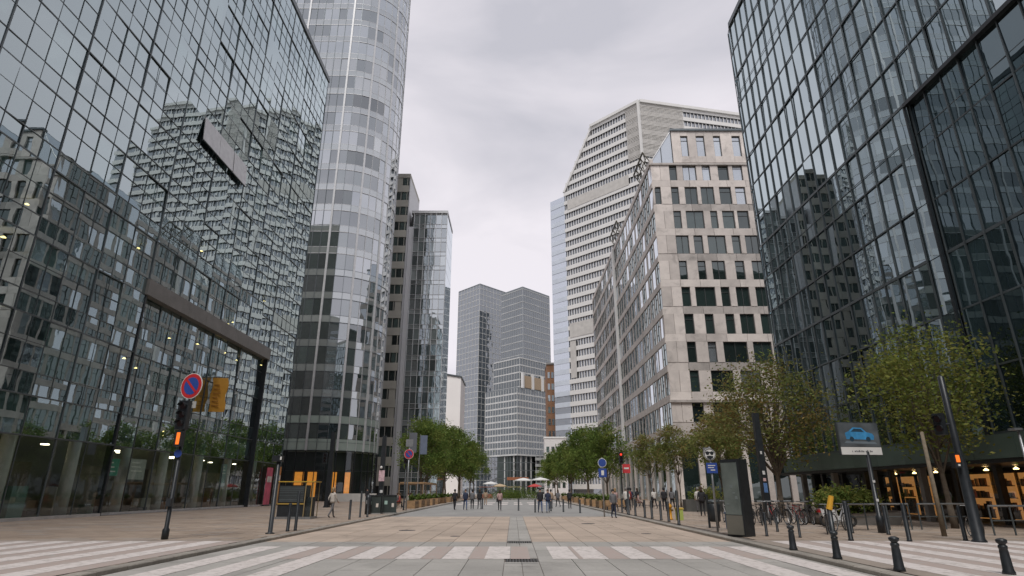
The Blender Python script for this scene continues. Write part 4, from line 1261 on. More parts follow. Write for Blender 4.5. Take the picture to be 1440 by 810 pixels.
p4 = plain_post(1.0, .07, 'short black post on the pavement edge before the stone building', 'posts by the stone building'); u4 = []
for (x, y) in ((8.1, 32.9), (8.1, 34.6), (8.05, 36.6), (8.0, 38.3), (7.95, 41.0), (7.9, 43.5), (8.05, 46.5), (8.0, 50)):
    place(p4, u4, (x, y, PZ), 0, ORD[len(u4)] + ' short black kerb post counted from the litter bin')
p5 = plain_post(1.55, .07, 'tall black post among the short ones before the stone building', 'tall posts by the stone building'); u5 = []
for (x, y) in ((7.85, 30.0), (7.75, 42.2)):
    place(p5, u5, (x, y, PZ), 0, ('tall black kerb post next to the litter bin', 'tall black kerb post beyond the orange hydrant')[len(u5)])
# cast bollards with a waisted head along the crossing
bo = root('cast_bollard', (0, 0, 0), 'black cast iron bollard with ringed head at the zebra crossing', 'bollard', 'cast bollards by the crossing')
MB().lathe([(.135, 0), (.135, .06), (.115, .1), (.095, .5), (.088, .56), (.1, .58), (.1, .62), (.085, .64)], n=14).build('shaft', M_black, bo, local=True, smooth=True)
MB().lathe([(.08, .63), (.07, .66), (.115, .7), (.12, .76), (.06, .79), (.02, .795)], n=14).build('head', M_black, bo, local=True, smooth=True)
ub = []
for (x, y, s_) in ((7.75, 13.0, .82), (7.65, 15.2, .78), (7.6, 17.4, .8), (9.55, 12.5, .82)):
    place(bo, ub, (x, y, PZ), 0, ('cast black bollard at the kerb deepest inside the zebra bars', 'cast black bollard at the kerb in the middle of the zebra', 'cast black bollard at the kerb where the zebra meets the totem', 'lone cast black bollard standing on the pavement zebra bars')[len(ub)], s_)
p6 = plain_post(1.0, .06, 'black round post on the pavement between the crossing and the bicycles', 'posts by the bicycles'); u6 = []
for (x, y, s_) in ((9.9, 22.0, .75), (9.0, 22.6, .8), (10.9, 20.6, 1.2), (12.6, 20.3, 1.15), (12.9, 24.2, 1.0), (13.8, 23.4, 1.0), (14.6, 20.6, 1.05), (15.6, 21.4, 1.0), (10.4, 25, .8)):
    place(p6, u6, (x, y, PZ), 0, ORD[len(u6)] + ' black round pavement post counted from the totem to the thick mast', s_)
r_ = root('yellow_topped_post', (9.7, 19.3, PZ), 'black post with a slanted orange yellow cap beside the cast bollards', 'post')
MB().lathe([(.09, 0), (.08, .04), (.07, 1.0)], (9.7, 19.3, PZ), n=12).build('post', M_black, r_, smooth=True)
MB().tube((9.7, 19.3, 1.1), (9.82, 19.28, 1.5), .09, .075, n=10).build('yellow_cap', mat('yellow_plastic', (.62, .33, .03), .5), r_)

# --- glazed kiosk with yellow trim
kx, ky = -12.6, 36.5
r_ = root('refreshment_kiosk', (kx, ky, PZ), 'small black kiosk with thin yellow roof trim and louvred front', 'kiosk')
MB().box(kx - 1.05, kx + 1.05, ky - .6, ky + .6, PZ, PZ + .12).build('base', M_steel, r_)
MB().box(kx - .95, kx + .55, ky - .5, ky + .5, PZ + .12, 1.95).build('cabinet', M_black, r_)
for k in range(9):
    MB().box(kx - .9, kx + .5, ky - .53, ky - .5, 1.05 + k * .095, 1.12 + k * .095).build('louvre', M_frame, r_)
MB().box(kx - .97, kx + .57, ky - .56, ky - .5, .9, .97).build('counter', mat('brass_trim', (.45, .3, .07), .5, .3), r_)
for (x, y) in ((kx - 1.02, ky - .57), (kx + 1.02, ky - .57), (kx - 1.02, ky + .57), (kx + 1.02, ky + .57), (kx + .6, ky - .57)):
    MB().tube((x, y, PZ + .12), (x, y, 2.12), .028, n=6).build('corner_post', mat('tan_post', (.35, .27, .14), .5), r_)
MB().box(kx - 1.1, kx + 1.1, ky - .65, ky + .65, 2.12, 2.17).build('roof', mat('yellow_trim', (.55, .36, .05), .5), r_)
inst(pane_mesh(.42, 1.7, G_shop, 'side_glass'), 'side_glass', r_, (kx + .81, ky - .57, PZ + .15))
MB().box(kx + .65, kx + .95, ky - .35, ky + .3, PZ + .12, 1.3).build('drinks_cooler', M_black, r_)

# --- tall black lighting columns
def column_mast(name, x, y, h, w, label, cat='street light', lamp=False):
    rt = root(name, (x, y, PZ), label, cat)
    MB().box(x - w / 2 - .05, x + w / 2 + .05, y - w / 2 - .05, y + w / 2 + .05, PZ, PZ + .12).build('base', M_black, rt)
    b = MB(); hw = w / 2; tw_ = w * .42
    b.v = [(x - hw, y - hw, PZ + .12), (x + hw, y - hw, PZ + .12), (x + hw, y + hw, PZ + .12), (x - hw, y + hw, PZ + .12), (x - tw_, y - tw_, h), (x + tw_, y - tw_, h), (x + tw_, y + tw_, h), (x - tw_, y + tw_, h)]
    b.f = [(3, 2, 1, 0), (4, 5, 6, 7), (0, 1, 5, 4), (1, 2, 6, 5), (2, 3, 7, 6), (3, 0, 4, 7)]; b.m = [0] * 6
    b.build('mast', M_black, rt)
    return rt
def sticker(par, x, y, z, w, h, cc, nm):
    MB().box(x - w / 2, x + w / 2, y - .012, y - .004, z, z + h).build('sticker', mat('sticker_' + nm, cc, .6, var=.3, scale=8), par)
r_ = column_mast('signal_mast', -18.0, 60.5, 7.2, .46, 'thick black mast with a signal head before the curved tower shop', 'traffic light')
signal_head(r_, (-18.55, 60.3, 4.7), 3, .5)
MB().tube((-18.4, 60.4, 4.6), (-18.0, 60.4, 4.6), .05).build('bracket', M_black, r_)
r_ = column_mast('lighting_mast', -9.55, 44.9, 5.5, .34, 'black mast with a pink poster taped to it beside the utility cabinets')
sticker(r_, -9.55, 44.73, 2.3, .42, .75, (.6, .42, .46), 'pink')
sticker(r_, -9.5, 44.73, 1.5, .2, .2, (.6, .6, .6), 'white')
MB().lathe([(.02, 0), (.09, .05), (.09, .14), (.03, .2)], (-9.6, 44.66, 3.15), n=10).build('lamp_head', M_wht, r_)
r_ = column_mast('lighting_mast', 14.0, 34.6, 5.9, .36, 'black mast covered with small stickers behind the parked bicycles')
for (z, w, h, cc, nm) in ((3.6, .1, .16, (.6, .6, .6), 'white'), (2.5, .14, .2, (.6, .6, .6), 'white'), (2.15, .16, .16, (.6, .4, .4), 'rose'), (1.55, .2, .5, (.1, .2, .42), 'blue')):
    sticker(r_, 13.98, 34.42, z, w, h, cc, nm)

# --- big raking signal mast on the right
mx, my = 14.6, 20.0
r_ = root('signal_mast', (mx, my, PZ), 'tall thick black signal mast with dark heads and a lit orange lamp', 'traffic light')
MB().lathe([(.21, 0), (.21, .05), (.17, .1), (.15, 2.4), (.11, 2.6), (.1, 5.2), (.05, 5.25)], (mx, my, PZ), n=14).build('mast', M_black, r_, smooth=True)
signal_head(r_, (mx - .36, my + .05, 3.75), 2, .3, f=(-.8, -.6))
MB().tube((mx - .3, my, 3.75), (mx, my, 3.75), .04).build('bracket', M_black, r_)
MB().box(mx - .34, mx - .12, my - .22, my - .02, 2.35, 2.8).build('pedestrian_box', M_black, r_)
MB().box(mx - .29, mx - .18, my - .245, my - .221, 2.52, 2.74).build('orange_lamp', L_amb, r_)
MB().box(mx - .27, mx - .2, my - .24, my - .221, 2.4, 2.46).build('button', M_wht, r_)
r_ = root('timber_pole', (15.3, 22.6, PZ), 'bare timber pole standing beside the thick black signal mast', 'pole')
MB().lathe([(.085, 0), (.075, 1.5), (.06, 3.6), (.02, 3.62)], (15.3, 22.6, PZ), n=10).build('pole', mat('weathered_timber', (.22, .18, .13), .85, var=.25, scale=7), r_, smooth=True)
r_ = root('street_lamp', (18.6, 22.2, PZ), 'slim grey street lamp post at the shop front', 'street lamp')
MB().lathe([(.12, 0), (.1, .6), (.06, .75), (.045, 3.7)], (18.6, 22.2, PZ), n=10).build('post', M_steel, r_, smooth=True)
MB().box(18.35, 18.65, 22.05, 22.35, 3.75, 3.83).build('lamp_head', M_steel, r_)

# --- signal with red light and parking sign by the left terrace
r_ = root('signal_post', (-9.1, 52.0, PZ), 'thin black signal post showing a red light at the terrace edge', 'traffic light')
MB().lathe([(.1, 0), (.07, .1), (.06, 4.6)], (-9.1, 52.0, PZ), n=10).build('post', M_black, r_, smooth=True)
signal_head(r_, (-9.1, 51.8, 4.3), 3, .34, 0, L_red)
r_ = root('parking_sign', (-8.75, 51.2, PZ), 'grey pole with a purple blue no parking disc at the terrace edge', 'sign')
MB().tube((-8.75, 51.2, PZ), (-8.75, 51.2, 5.2), .05, n=10).build('pole', M_steel, r_, smooth=True)
no_parking(r_, (-8.75, 51.12, 4.55), .4)
MB().box(-9.05, -8.45, 51.1, 51.14, 5.15, 5.75).build('sign_back', M_steel, r_)
# --- blue signs on the right kerb
r_ = root('parking_sign', (5.95, 41.2, 0.0), 'grey pole with a round blue sign above a square blue sign', 'sign')
MB().tube((5.95, 41.2, 0), (5.95, 41.2, 3.75), .05, n=10).build('pole', M_steel, r_, smooth=True)
b = MB(); disc((5.95, 41.12, 3.42), .29, .02, 0, b); b.build('sign_plate', M_wht, r_)
b = MB(); disc((5.95, 41.098, 3.42), .26, .004, 0, b); b.build('blue_field', M_blue, r_)
MB().box(5.68, 6.22, 41.1, 41.13, 2.5, 3.05).build('square_sign', M_blue, r_)
MB().box(5.86, 6.04, 41.09, 41.1, 2.62, 2.93).build('white_symbol', M_wht, r_)
# --- round black-faced sign above a blue plate
r_ = root('pictogram_sign', (8.05, 25.0, PZ), 'grey pole with a round dark pictogram above a blue lettered plate', 'sign')
MB().tube((8.05, 25.0, PZ), (8.05, 25.0, 3.35), .045, n=10).build('pole', M_steel, r_, smooth=True)
MB().box(7.77, 8.1, 24.94, 24.97, 2.98, 3.32).build('back_plate', M_steel, r_)
b = MB(); disc((8.01, 24.92, 3.05), .24, .02, 0, b); b.build('sign_plate', M_wht, r_)
b = MB(); b.ring((8.01, 24.895, 3.05), (0, 1, 0), .215, .012, 24, 4); b.build('black_rim', M_black, r_)
b = MB(); disc((7.92, 24.898, 3.1), .075, .004, 0, b, n=12); disc((8.1, 24.898, 3.1), .075, .004, 0, b, n=12); b.box(7.84, 8.18, 24.893, 24.898, 3.11, 3.15)
b.face([(7.87, 24.894, 2.98), (7.9, 24.894, 2.9), (8.01, 24.894, 2.85), (8.12, 24.894, 2.9), (8.15, 24.894, 2.98), (8.01, 24.894, 3.0)]); b.build('black_symbol', M_black, r_)
MB().box(7.83, 8.27, 24.92, 24.945, 2.32, 2.72).build('blue_plate', M_blue, r_)
b = MB().box(7.89, 8.19, 24.912, 24.919, 2.6, 2.63).box(7.89, 8.13, 24.912, 24.919, 2.52, 2.55).box(7.99, 8.17, 24.912, 24.919, 2.42, 2.46); b.build('white_lettering', M_wht, r_)
# --- red sign and signal before the stone building
r_ = root('red_sign', (10.6, 57.5, PZ), 'small square red sign on a grey pole before the stone building', 'sign')
MB().tube((10.6, 57.5, PZ), (10.6, 57.5, 4.1), .05, n=8).build('pole', M_steel, r_)
MB().box(10.2, 10.9, 57.42, 57.46, 3.2, 4.0).build('red_plate', mat('bright_red', (.6, .05, .06), .5), r_)
MB().box(10.32, 10.78, 57.41, 57.419, 3.55, 3.7).build('lettering', M_wht, r_)
r_ = root('signal_post', (9.9, 56.5, PZ), 'dark signal post before the pilasters of the stone building', 'traffic light')
MB().tube((9.9, 56.5, PZ), (9.9, 56.5, 4.9), .06, n=8).build('post', M_black, r_)
signal_head(r_, (9.9, 56.3, 4.5), 3, .34, 0, L_red)

# --- advertising totem
ax, ay = 8.05, 22.6
r_ = root('information_totem', (ax, ay, PZ), 'tall dark information totem with grey glass face beside the kerb', 'totem')
def oriented(b, ctr, an):
    M = Matrix.Translation(ctr) @ Matrix.Rotation(an, 4, 'Z'); b.v = [tuple(M @ Vector(v)) for v in b.v]; return b
an = R(-52)
oriented(MB().box(-.36, .36, -.2, .4, 0, 2.62), (ax, ay, PZ), an).build('casing', M_black, r_)
oriented(MB().box(-.33, .3, -.235, -.203, .72, 2.5), (ax, ay, PZ), an).build('map_panel', mat('totem_map', (.15, .175, .165), .12, var=.3, scale=1.6), r_)
oriented(MB().box(-.34, .31, -.23, -.203, .06, .7), (ax, ay, PZ), an).build('lower_panel', mat('totem_grey', (.2, .195, .17), .45, .3), r_)
b = MB()
for k in range(4):
    x = -.25 + (k * .37) % .45; z = 1.05 + k * .19
    b.box(x, x + .1, -.242, -.236, z, z + .05 + .06 * (k % 2))
oriented(b, (ax, ay, PZ), an).build('printed_mark', mat('totem_ink', (.17, .2, .2), .4), r_)

# --- billboard on a pole with a blue car picture
bx, by = 14.1, 24.3
r_ = root('billboard_sign', (bx, by, PZ), 'advertising panel with a blue car picture above a white strip on a pole', 'sign')
MB().lathe([(.14, 0), (.14, .6), (.085, .65), (.075, 3.0)], (bx, by, PZ), n=12).build('pole', M_black, r_, smooth=True)
for (z, w) in ((1.95, .09), (1.25, .1)): sticker(r_, bx, by - .08, z, .1, w, (.6, .6, .6), 'white')
an = R(8)
def bb(b, name, m): return oriented(b, (bx - .25, by, 2.98), an).build(name, m, r_)
bb(MB().box(-.9, .9, -.06, .06, 0, 1.28), 'panel', M_frame)
bb(MB().box(-.86, .86, -.072, -.061, .33, 1.25), 'picture', mat('billboard_picture', (.1, .115, .125), .4, var=.4, scale=2.2))
bb(MB().box(-.88, .88, -.075, -.061, .02, .31), 'white_strip', M_wht)
def flat(pts, y, b=None):
    b = b or MB(); return b.face([(x, y, z) for x, z in pts])
bb(flat([(-.58, .62), (.62, .6), (.66, .74), (.6, .84), (.34, .9), (.16, 1.06), (-.22, 1.08), (-.44, .92), (-.6, .86)], -.0738), 'pictured_car', mat('car_blue', (.06, .28, .55), .4, var=.35, scale=4))
bb(flat([(-.34, .91), (-.18, 1.03), (.12, 1.02), (.24, .9)], -.0746), 'pictured_glass', mat('car_glass', (.03, .06, .09), .3))
b = MB()
for x in (-.34, .38): b.tube((x, -.0738, .62), (x, -.0755, .62), .1, n=16)
bb(b, 'pictured_wheels', mat('car_glass', (.03, .06, .09), .3))
bb(flat([(-.7, .46), (.74, .43), (.66, .52), (-.6, .55)], -.0738), 'pictured_shadow', mat('pictured_road', (.16, .2, .23), .5))
b = MB()
xx = -.42
for k in range(15):
    w = .025 + .03 * ((k * 7) % 3) / 2
    if k not in (1, 9, 12): b.box(xx, xx + w, -.08, -.0755, .12, .17 + .02 * (k % 2))
    xx += w + .02
bb(b, 'lettering', mat('grey_ink', (.12, .12, .13), .6))

# --- litter bin, blue crate, hydrant, utility cabinets
r_ = root('litter_bin', (8.7, 27.6, PZ), 'black litter bin on two legs beside the pictogram sign', 'bin')
MB().tube((8.55, 27.6, PZ), (8.55, 27.6, 1.5), .05, n=8).build('leg', M_black, r_)
MB().lathe([(.2, .25), (.24, .3), (.27, .95), (.22, 1.0)], (8.8, 27.55, PZ), n=14).build('bucket', M_black, r_, smooth=True)
MB().lathe([(.24, 1.02), (.26, 1.08), (.12, 1.16)], (8.8, 27.55, PZ), n=14).build('lid', M_frame, r_, smooth=True)
MB().tube((8.95, 27.6, PZ), (8.95, 27.6, .5), .03, n=6).build('leg', M_black, r_)
r_ = root('blue_crate', (9.25, 26.6, PZ), 'blue plastic crate standing on the pavement next to the litter bin', 'crate')
MB().box(8.98, 9.5, 26.4, 26.75, PZ + .03, .72).build('shell', mat('blue_plastic', (.1, .17, .3), .5, var=.2), r_)
MB().box(8.95, 9.53, 26.37, 26.78, .725, .79).build('rim', mat('blue_plastic_rim', (.16, .24, .38), .5), r_)
r_ = root('fire_hydrant', (8.75, 35.2, PZ), 'small orange yellow street hydrant beside a lime green box', 'hydrant')
MB().lathe([(.16, 0), (.16, .06), (.11, .08), (.11, .62), (.15, .64), (.15, .7), (.1, .8), (.03, .86)], (8.75, 35.2, PZ), n=12).build('barrel', mat('hydrant_orange', (.6, .28, .02), .5), r_, smooth=True)
MB().tube((8.56, 35.2, PZ + .5), (8.94, 35.2, PZ + .5), .06).build('outlet', mat('hydrant_dark', (.1, .07, .02), .5), r_)
r_ = root('street_box', (9.15, 34.7, PZ), 'low lime green street box beside the orange hydrant', 'box')
MB().box(8.98, 9.32, 34.55, 34.9, PZ, .68).build('body', mat('lime_paint', (.4, .48, .12), .5), r_)
MB().box(8.95, 9.35, 34.52, 34.93, .68, .76).build('lid', mat('yellow_lid', (.6, .42, .08), .5), r_)
cab = root('utility_cabinet', (0, 0, 0), 'dark green utility cabinet with stickers at the kerb', 'cabinet', 'utility cabinets by the kerb')
MB().box(-.5, .5, -.28, .28, 0, .08).build('plinth', M_conc, cab, local=True)
MB().box(-.47, .47, -.25, .25, .08, 1.18).build('body', mat('cabinet_green', (.03, .042, .04), .5, var=.2), cab, local=True)
MB().box(-.5, .5, -.29, .29, 1.18, 1.25).build('lid', M_black, cab, local=True)
MB().box(-.006, .006, -.256, -.251, .12, 1.14).build('door_gap', M_dark, cab, local=True)
MB().box(-.34, -.14, -.262, -.252, .62, .86).build('sticker', mat('sticker_mint', (.35, .5, .45), .6, var=.3), cab, local=True)
MB().box(.16, .32, -.262, -.252, .45, .7).build('sticker', mat('sticker_pale', (.6, .55, .5), .6, var=.3), cab, local=True)
uc = []
for (x, y) in ((-9.55, 43.4), (-8.98 + .35, 44.2)):
    place(cab, uc, (x - .1, y, PZ), R(6), ('dark utility cabinet next to the rounded street terminal', 'dark utility cabinet standing at the kerb edge below the black mast')[len(uc)])
r_ = root('information_sign', (-9.9, 43.0, PZ), 'rounded black street terminal standing beside the utility cabinets', 'terminal')
MB().lathe([(.2, 0), (.2, 1.0), (.17, 1.2), (.06, 1.28)], (-9.95, 42.9, PZ), n=14).build('body', M_black, r_, smooth=True)
MB().box(-10.05, -9.85, 42.69, 42.71, .8, 1.05).build('screen', M_steel, r_)

# --- timber planters and terrace screens under the trees
M_plank = mat('terrace_plank', (.3, .19, .1), .7, var=.3, scale=4, rnd=.25)
def planter(label, group, w=2.4):
    rt = root('timber_planter', (0, 0, 0), label, 'planter', group)
    for k in range(4):
        MB().box(-w / 2, w / 2, -.35, -.31, .05 + k * .15, .185 + k * .15).build('plank', M_plank, rt, local=True)
        MB().box(-w / 2, w / 2, .31, .35, .05 + k * .15, .185 + k * .15).build('plank', M_plank, rt, local=True)
    for s_ in (-1, 1):
        MB().box(s_ * w / 2 - .03, s_ * w / 2 + .03, -.37, .37, 0, .68).build('end_board', M_plank, rt, local=True)
    MB().box(-w / 2 + .04, w / 2 - .04, -.3, .3, .1, .58).build('soil', M_soil, rt, local=True)
    me, _ = crown_mesh('shrub', .55, 1.25, .55, 500, .17, LF_green, 90, clumps=14)
    for v in me.vertices: v.co.x *= w * .85
    o = bpy.data.objects.new('shrub', me); COL.objects.link(o); o.parent = rt
    return rt
pl = planter('slatted timber planter with low green shrubs along the terrace by the tower', 'planters on the tower terrace'); up_ = []
for (x, y) in ((-9.3, 58), (-9.3, 62), (-9.4, 66.5), (-9.4, 71), (-9.4, 76), (-9.3, 82), (-9.2, 89), (-9.2, 97)):
    place(pl, up_, (x, y, PZ), R(90), ORD[len(up_)] + ' slatted timber planter along the tower terrace counted from the parking sign')
pr = planter('slatted timber planter with low green shrubs along the roadway opposite the tower', 'planters by the stone building'); up2 = []
for (x, y) in ((8.3, 55), (8.4, 60), (8.4, 65), (8.5, 71), (8.5, 78), (8.6, 86), (8.6, 95), (8.6, 106)):
    place(pr, up2, (x, y, PZ), R(90), ORD[len(up2)] + ' slatted timber planter along the kerb counted from the timber bench')
def pergola(name, x, y, w, d, label):
    rt = root(name, (x, y, PZ), label, 'pergola')
    for sx_ in (-1, 1):
        for sy_ in (-1, 0, 1):
            MB().box(x + sx_ * w / 2 - .05, x + sx_ * w / 2 + .05, y + sy_ * d / 2 - .05, y + sy_ * d / 2 + .05, PZ, 2.3).build('post', M_plank, rt)
        MB().box(x + sx_ * w / 2 - .06, x + sx_ * w / 2 + .06, y - d / 2, y + d / 2, 2.3, 2.45).build('beam', M_plank, rt)
    for k in range(int(d / .8)):
        MB().box(x - w / 2, x + w / 2, y - d / 2 + .3 + k * .8, y - d / 2 + .37 + k * .8, 2.45, 2.55).build('rafter', M_plank, rt)
pergola('timber_pergola', -11.2, 74, 2.6, 12, 'low timber pergola over the cafe tables below the trees by the tower')
def cafe_set(label_t, label_c, gt, gc, spots, sides):
    t_ = root('cafe_table', (0, 0, 0), label_t, 'table', gt)
    MB().lathe([(.36, .7), (.36, .73)], n=16).build('top', M_wood, t_, local=True)
    MB().lathe([(.2, 0), (.2, .02), (.03, .04), (.03, .7)], n=10).build('pedestal', M_black, t_, local=True)
    c_ = root('cafe_chair', (0, 0, 0), label_c, 'chair', gc)
    MB().box(-.2, .2, -.2, .2, .43, .46).build('seat', M_wood, c_, local=True)
    MB().box(-.2, .2, .18, .21, .6, .86).build('backrest', M_wood, c_, local=True)
    for a in (-1, 1):
        MB().tube((a * .18, -.18, 0), (a * .18, -.18, .43), .014, n=6).build('leg', M_black, c_, local=True)
        MB().tube((a * .18, .2, 0), (a * .18, .2, .86), .014, n=6).build('leg', M_black, c_, local=True)
    a, c = [], []
    for k, (x, y) in enumerate(spots):
        place(t_, a, (x, y, PZ), 0, ORD[k] + ' ' + label_t)
        place(c_, c, (x + .62, y, PZ), R(-90), label_c % (sides[0], ORD[k])); place(c_, c, (x - .62, y, PZ), R(90), label_c % (sides[1], ORD[k]))
cafe_set('round cafe table on the tower terrace counted from the parking sign', 'timber chair on the %s side of the %s tower terrace table from the parking sign', 'tables on the tower terrace', 'chairs on the tower terrace', ((-11, 57), (-10.6, 60.5), (-11.4, 64), (-10.8, 69.5), (-11.2, 73), (-10.9, 77)), ('road', 'tower'))
cafe_set('round cafe table before the stone building counted from the red sign', 'timber chair on the %s side of the %s table from the red sign', 'tables by the stone building', 'chairs by the stone building', ((12.6, 60), (10.6, 62), (11.4, 66), (13.4, 70), (10.8, 72)), ('pilaster', 'road'))
r_ = root('timber_crate_bench', (5.4 + 2.6, 52.5, PZ), 'orange brown timber bench at the kerb behind the blue signs', 'bench')
MB().box(7.75, 9.5, 52.3, 52.7, .38, .46).build('seat', M_plank, r_)
MB().box(7.75, 9.5, 52.7, 52.75, .5, .9).build('backrest', M_plank, r_)
for x in (7.85, 9.35): MB().box(x - .04, x + .04, 52.32, 52.7, PZ, .38).build('leg', M_black, r_)
# banners on the terrace
for (x, y, k) in ((-10.3, 60, 0), (-9.7, 63, 1)):
    r_ = root('flag_banner', (x, y, PZ), ('grey blue' if k else 'slate grey') + ' vertical flag on a mast above the terrace trees', 'flag')
    MB().tube((x, y, PZ), (x, y, 7.2), .04, n=8).build('mast', M_steel, r_)
    MB().box(x + .05, x + .75, y - .01, y + .01, 5.2, 7.1).build('cloth', mat('flag_%d' % k, ((.12, .13, .15), (.14, .17, .24))[k], .8), r_)
# --- stone planter with shrubs and railings at the bicycles
r_ = root('stone_planter', (16.3, 31, PZ), 'raised concrete planter full of leafy shrubs beside the bicycles', 'planter')
b = MB(); b.v = [(14.6, 29.6, PZ), (18.2, 29.8, PZ), (18.2, 33, PZ), (15.0, 33, PZ), (14.4, 29.4, .42), (18.5, 29.6, .75), (18.4, 33.2, .75), (14.8, 33.2, .5)]
b.f = [(0, 1, 5, 4), (1, 2, 6, 5), (2, 3, 7, 6), (3, 0, 4, 7), (4, 5, 6, 7)]; b.m = [0, 0, 0, 0, 1]
b.build('wall', [M_conc, M_soil], r_)
me, _ = crown_mesh('shrub', .4, 1.7, 1.55, 4200, .18, LF_green[:1] + LF_mid, 95, clumps=60)
for v in me.vertices: v.co.z = max(v.co.z, .35)
o = bpy.data.objects.new('shrub', me); COL.objects.link(o); o.parent = r_; o.location = (.3, .4, 0)
def railing(x0, y0, x1, y1, label):
    rt = root('railing', ((x0 + x1) / 2, (y0 + y1) / 2, PZ), label, 'railing')
    n = max(2, round(math.dist((x0, y0), (x1, y1)) / .9))
    for i in range(n + 1):
        x, y = x0 + (x1 - x0) * i / n, y0 + (y1 - y0) * i / n
        MB().tube((x, y, PZ), (x, y, 1.12), .03, n=8).build('post', M_frame, rt)
    MB().tube((x0, y0, 1.12), (x1, y1, 1.12), .035, n=8).build('handrail', M_steel, rt)
    MB().tube((x0, y0, .62), (x1, y1, .62), .02, n=6).build('lower_rail', M_frame, rt)
railing(13.6, 26.0, 16.6, 26.4, 'steel railing on black posts below the billboard pole')
railing(17.0, 26.4, 19.2, 26.6, 'steel railing on black posts before the lit shop windows')
railing(17.4, 23.0, 19.8, 23.1, 'steel railing on black posts behind the thick signal mast')
r_ = root('concrete_planter', (15.6, 49, PZ), 'long dark planter wall before the young autumn trees', 'planter')
MB().box(13.4, 17.6, 48.6, 49.6, PZ, 1.0).build('wall', mat('planter_dark', (.09, .09, .085), .8, var=.2), r_)
me, _ = crown_mesh('shrub', .9, 1.7, 2.0, 1200, .18, LF_mid, 97, clumps=24)
for v in me.vertices: v.co.y *= .25
o = bpy.data.objects.new('shrub', me); COL.objects.link(o); o.parent = r_; o.location = (-.1, .1, 0)

# ================================================================== bicycles
def bicycle(label, group, col, nm):
    rt = root('bicycle', (0, 0, 0), label, 'bicycle', group)
    fm = mat('bike_' + nm, col, .4, .2, var=.1)
    rub = mat('tyre_rubber', (.02, .02, .02), .8)
    for x in (-.52, .52):
        w = MB().ring((x, 0, .34), (0, 1, 0), .325, .02, 22, 6).build('tyre', rub, rt, local=True)
        MB().ring((x, 0, .34), (0, 1, 0), .3, .011, 22, 4).build('rim', M_steel, rt, local=True)
        b = MB()
        for k in range(12):
            a = 2 * math.pi * k / 12
            b.tube((x, 0, .34), (x + .3 * math.cos(a), 0, .34 + .3 * math.sin(a)), .004, n=3, caps=False)
        b.build('spokes', M_steel, rt, local=True, kind='stuff')
    b = MB()
    for p, q, r in (((-.52, 0, .34), (-.1, 0, .3), .014), ((-.52, 0, .34), (-.22, 0, .78), .012), ((-.1, 0, .3), (-.24, 0, .86), .017), ((-.1, 0, .3), (.38, 0, .78), .019), ((-.22, 0, .78), (.36, 0, .84), .017), ((.52, 0, .34), (.37, 0, .9), .016)):
        b.tube(p, q, r, n=7)
    b.build('frame', fm, rt, local=True)
    MB().tube((.37, 0, .9), (.34, 0, 1.02), .015, n=6).tube((.34, -.28, 1.03), (.34, .28, 1.03), .014, n=6).build('handlebar', M_steel, rt, local=True)
    for s_ in (-1, 1):
        MB().tube((.34, s_ * .2, 1.03), (.26, s_ * .31, 1.02), .018, n=6).build('grip', rub, rt, local=True)
        MB().tube((-.1, s_ * .05, .3), (-.1 + s_ * .12, s_ * .07, .3 - s_ * .1), .01, n=5).box(-.1 + s_ * .12 - .05, -.1 + s_ * .12 + .05, min(s_ * .07, s_ * .15), max(s_ * .07, s_ * .15), .29 - s_ * .1, .31 - s_ * .1).build('pedal', M_black, rt, local=True)
    s_ = MB(); s_.prism([(-.38, -.07), (-.3, -.08), (-.1, -.02), (-.1, .02), (-.3, .08), (-.38, .07)], .86, .91); s_.build('saddle', rub, rt, local=True)
    MB().box(-.75, -.4, -.06, .06, .7, .72).build('rear_rack', M_black, rt, local=True)
    MB().ring((-.1, .035, .3), (0, 1, 0), .09, .008, 14, 4).build('chainring', M_steel, rt, local=True)
    return rt
random.seed(17)
bk = [(bicycle('black bicycle standing in the rack below the broad tree', 'black parked bicycles', (.02, .02, .022), 'black'), []),
      (bicycle('silver grey bicycle standing in the rack below the broad tree', 'silver parked bicycles', (.4, .41, .42), 'silver'), []),
      (bicycle('red framed bicycle standing in the rack below the broad tree', 'red parked bicycles', (.4, .03, .03), 'red'), []),
      (bicycle('white bicycle standing in the rack below the broad tree', 'white parked bicycles', (.65, .65, .64), 'white'), [])]
order = [0, 1, 0, 3, 0, 1, 2, 0, 3, 0, 1, 0, 0, 2, 3, 0]
for i, k in enumerate(order):
    pr_, us = bk[k]
    x = 10.7 + (i % 8) * .52 + random.uniform(-.1, .1); y = 29.8 + (i // 8) * 2.3 + (i % 8) * .08 + random.uniform(-.2, .2)
    nm_ = ('black', 'silver grey', 'red framed', 'white')[k]
    place(pr_, us, (x, y, PZ), R(90 + random.uniform(-28, 10)), ORD[len(us)] + ' ' + nm_ + ' bicycle in the rack below the broad tree, counted from the totem')
lab_b = ['dark bicycle leaning at the railing end beside the billboard pole', 'pale bicycle chained to the railing below the billboard', 'dark bicycle chained to the post beside the thick signal mast', 'grey bicycle standing behind the pictogram sign']
for (k, x, y, a, lb_) in ((0, 11.9, 24.0, 60, lab_b[0]), (1, 13.1, 25.4, 40, lab_b[1]), (0, 16.0, 22.0, 70, lab_b[2]), (1, 10.6, 33.5, 80, lab_b[3])):
    o = place(bk[k][0], bk[k][1], (x, y, PZ), R(a), lb_)
    if 'group' in o: del o['group']

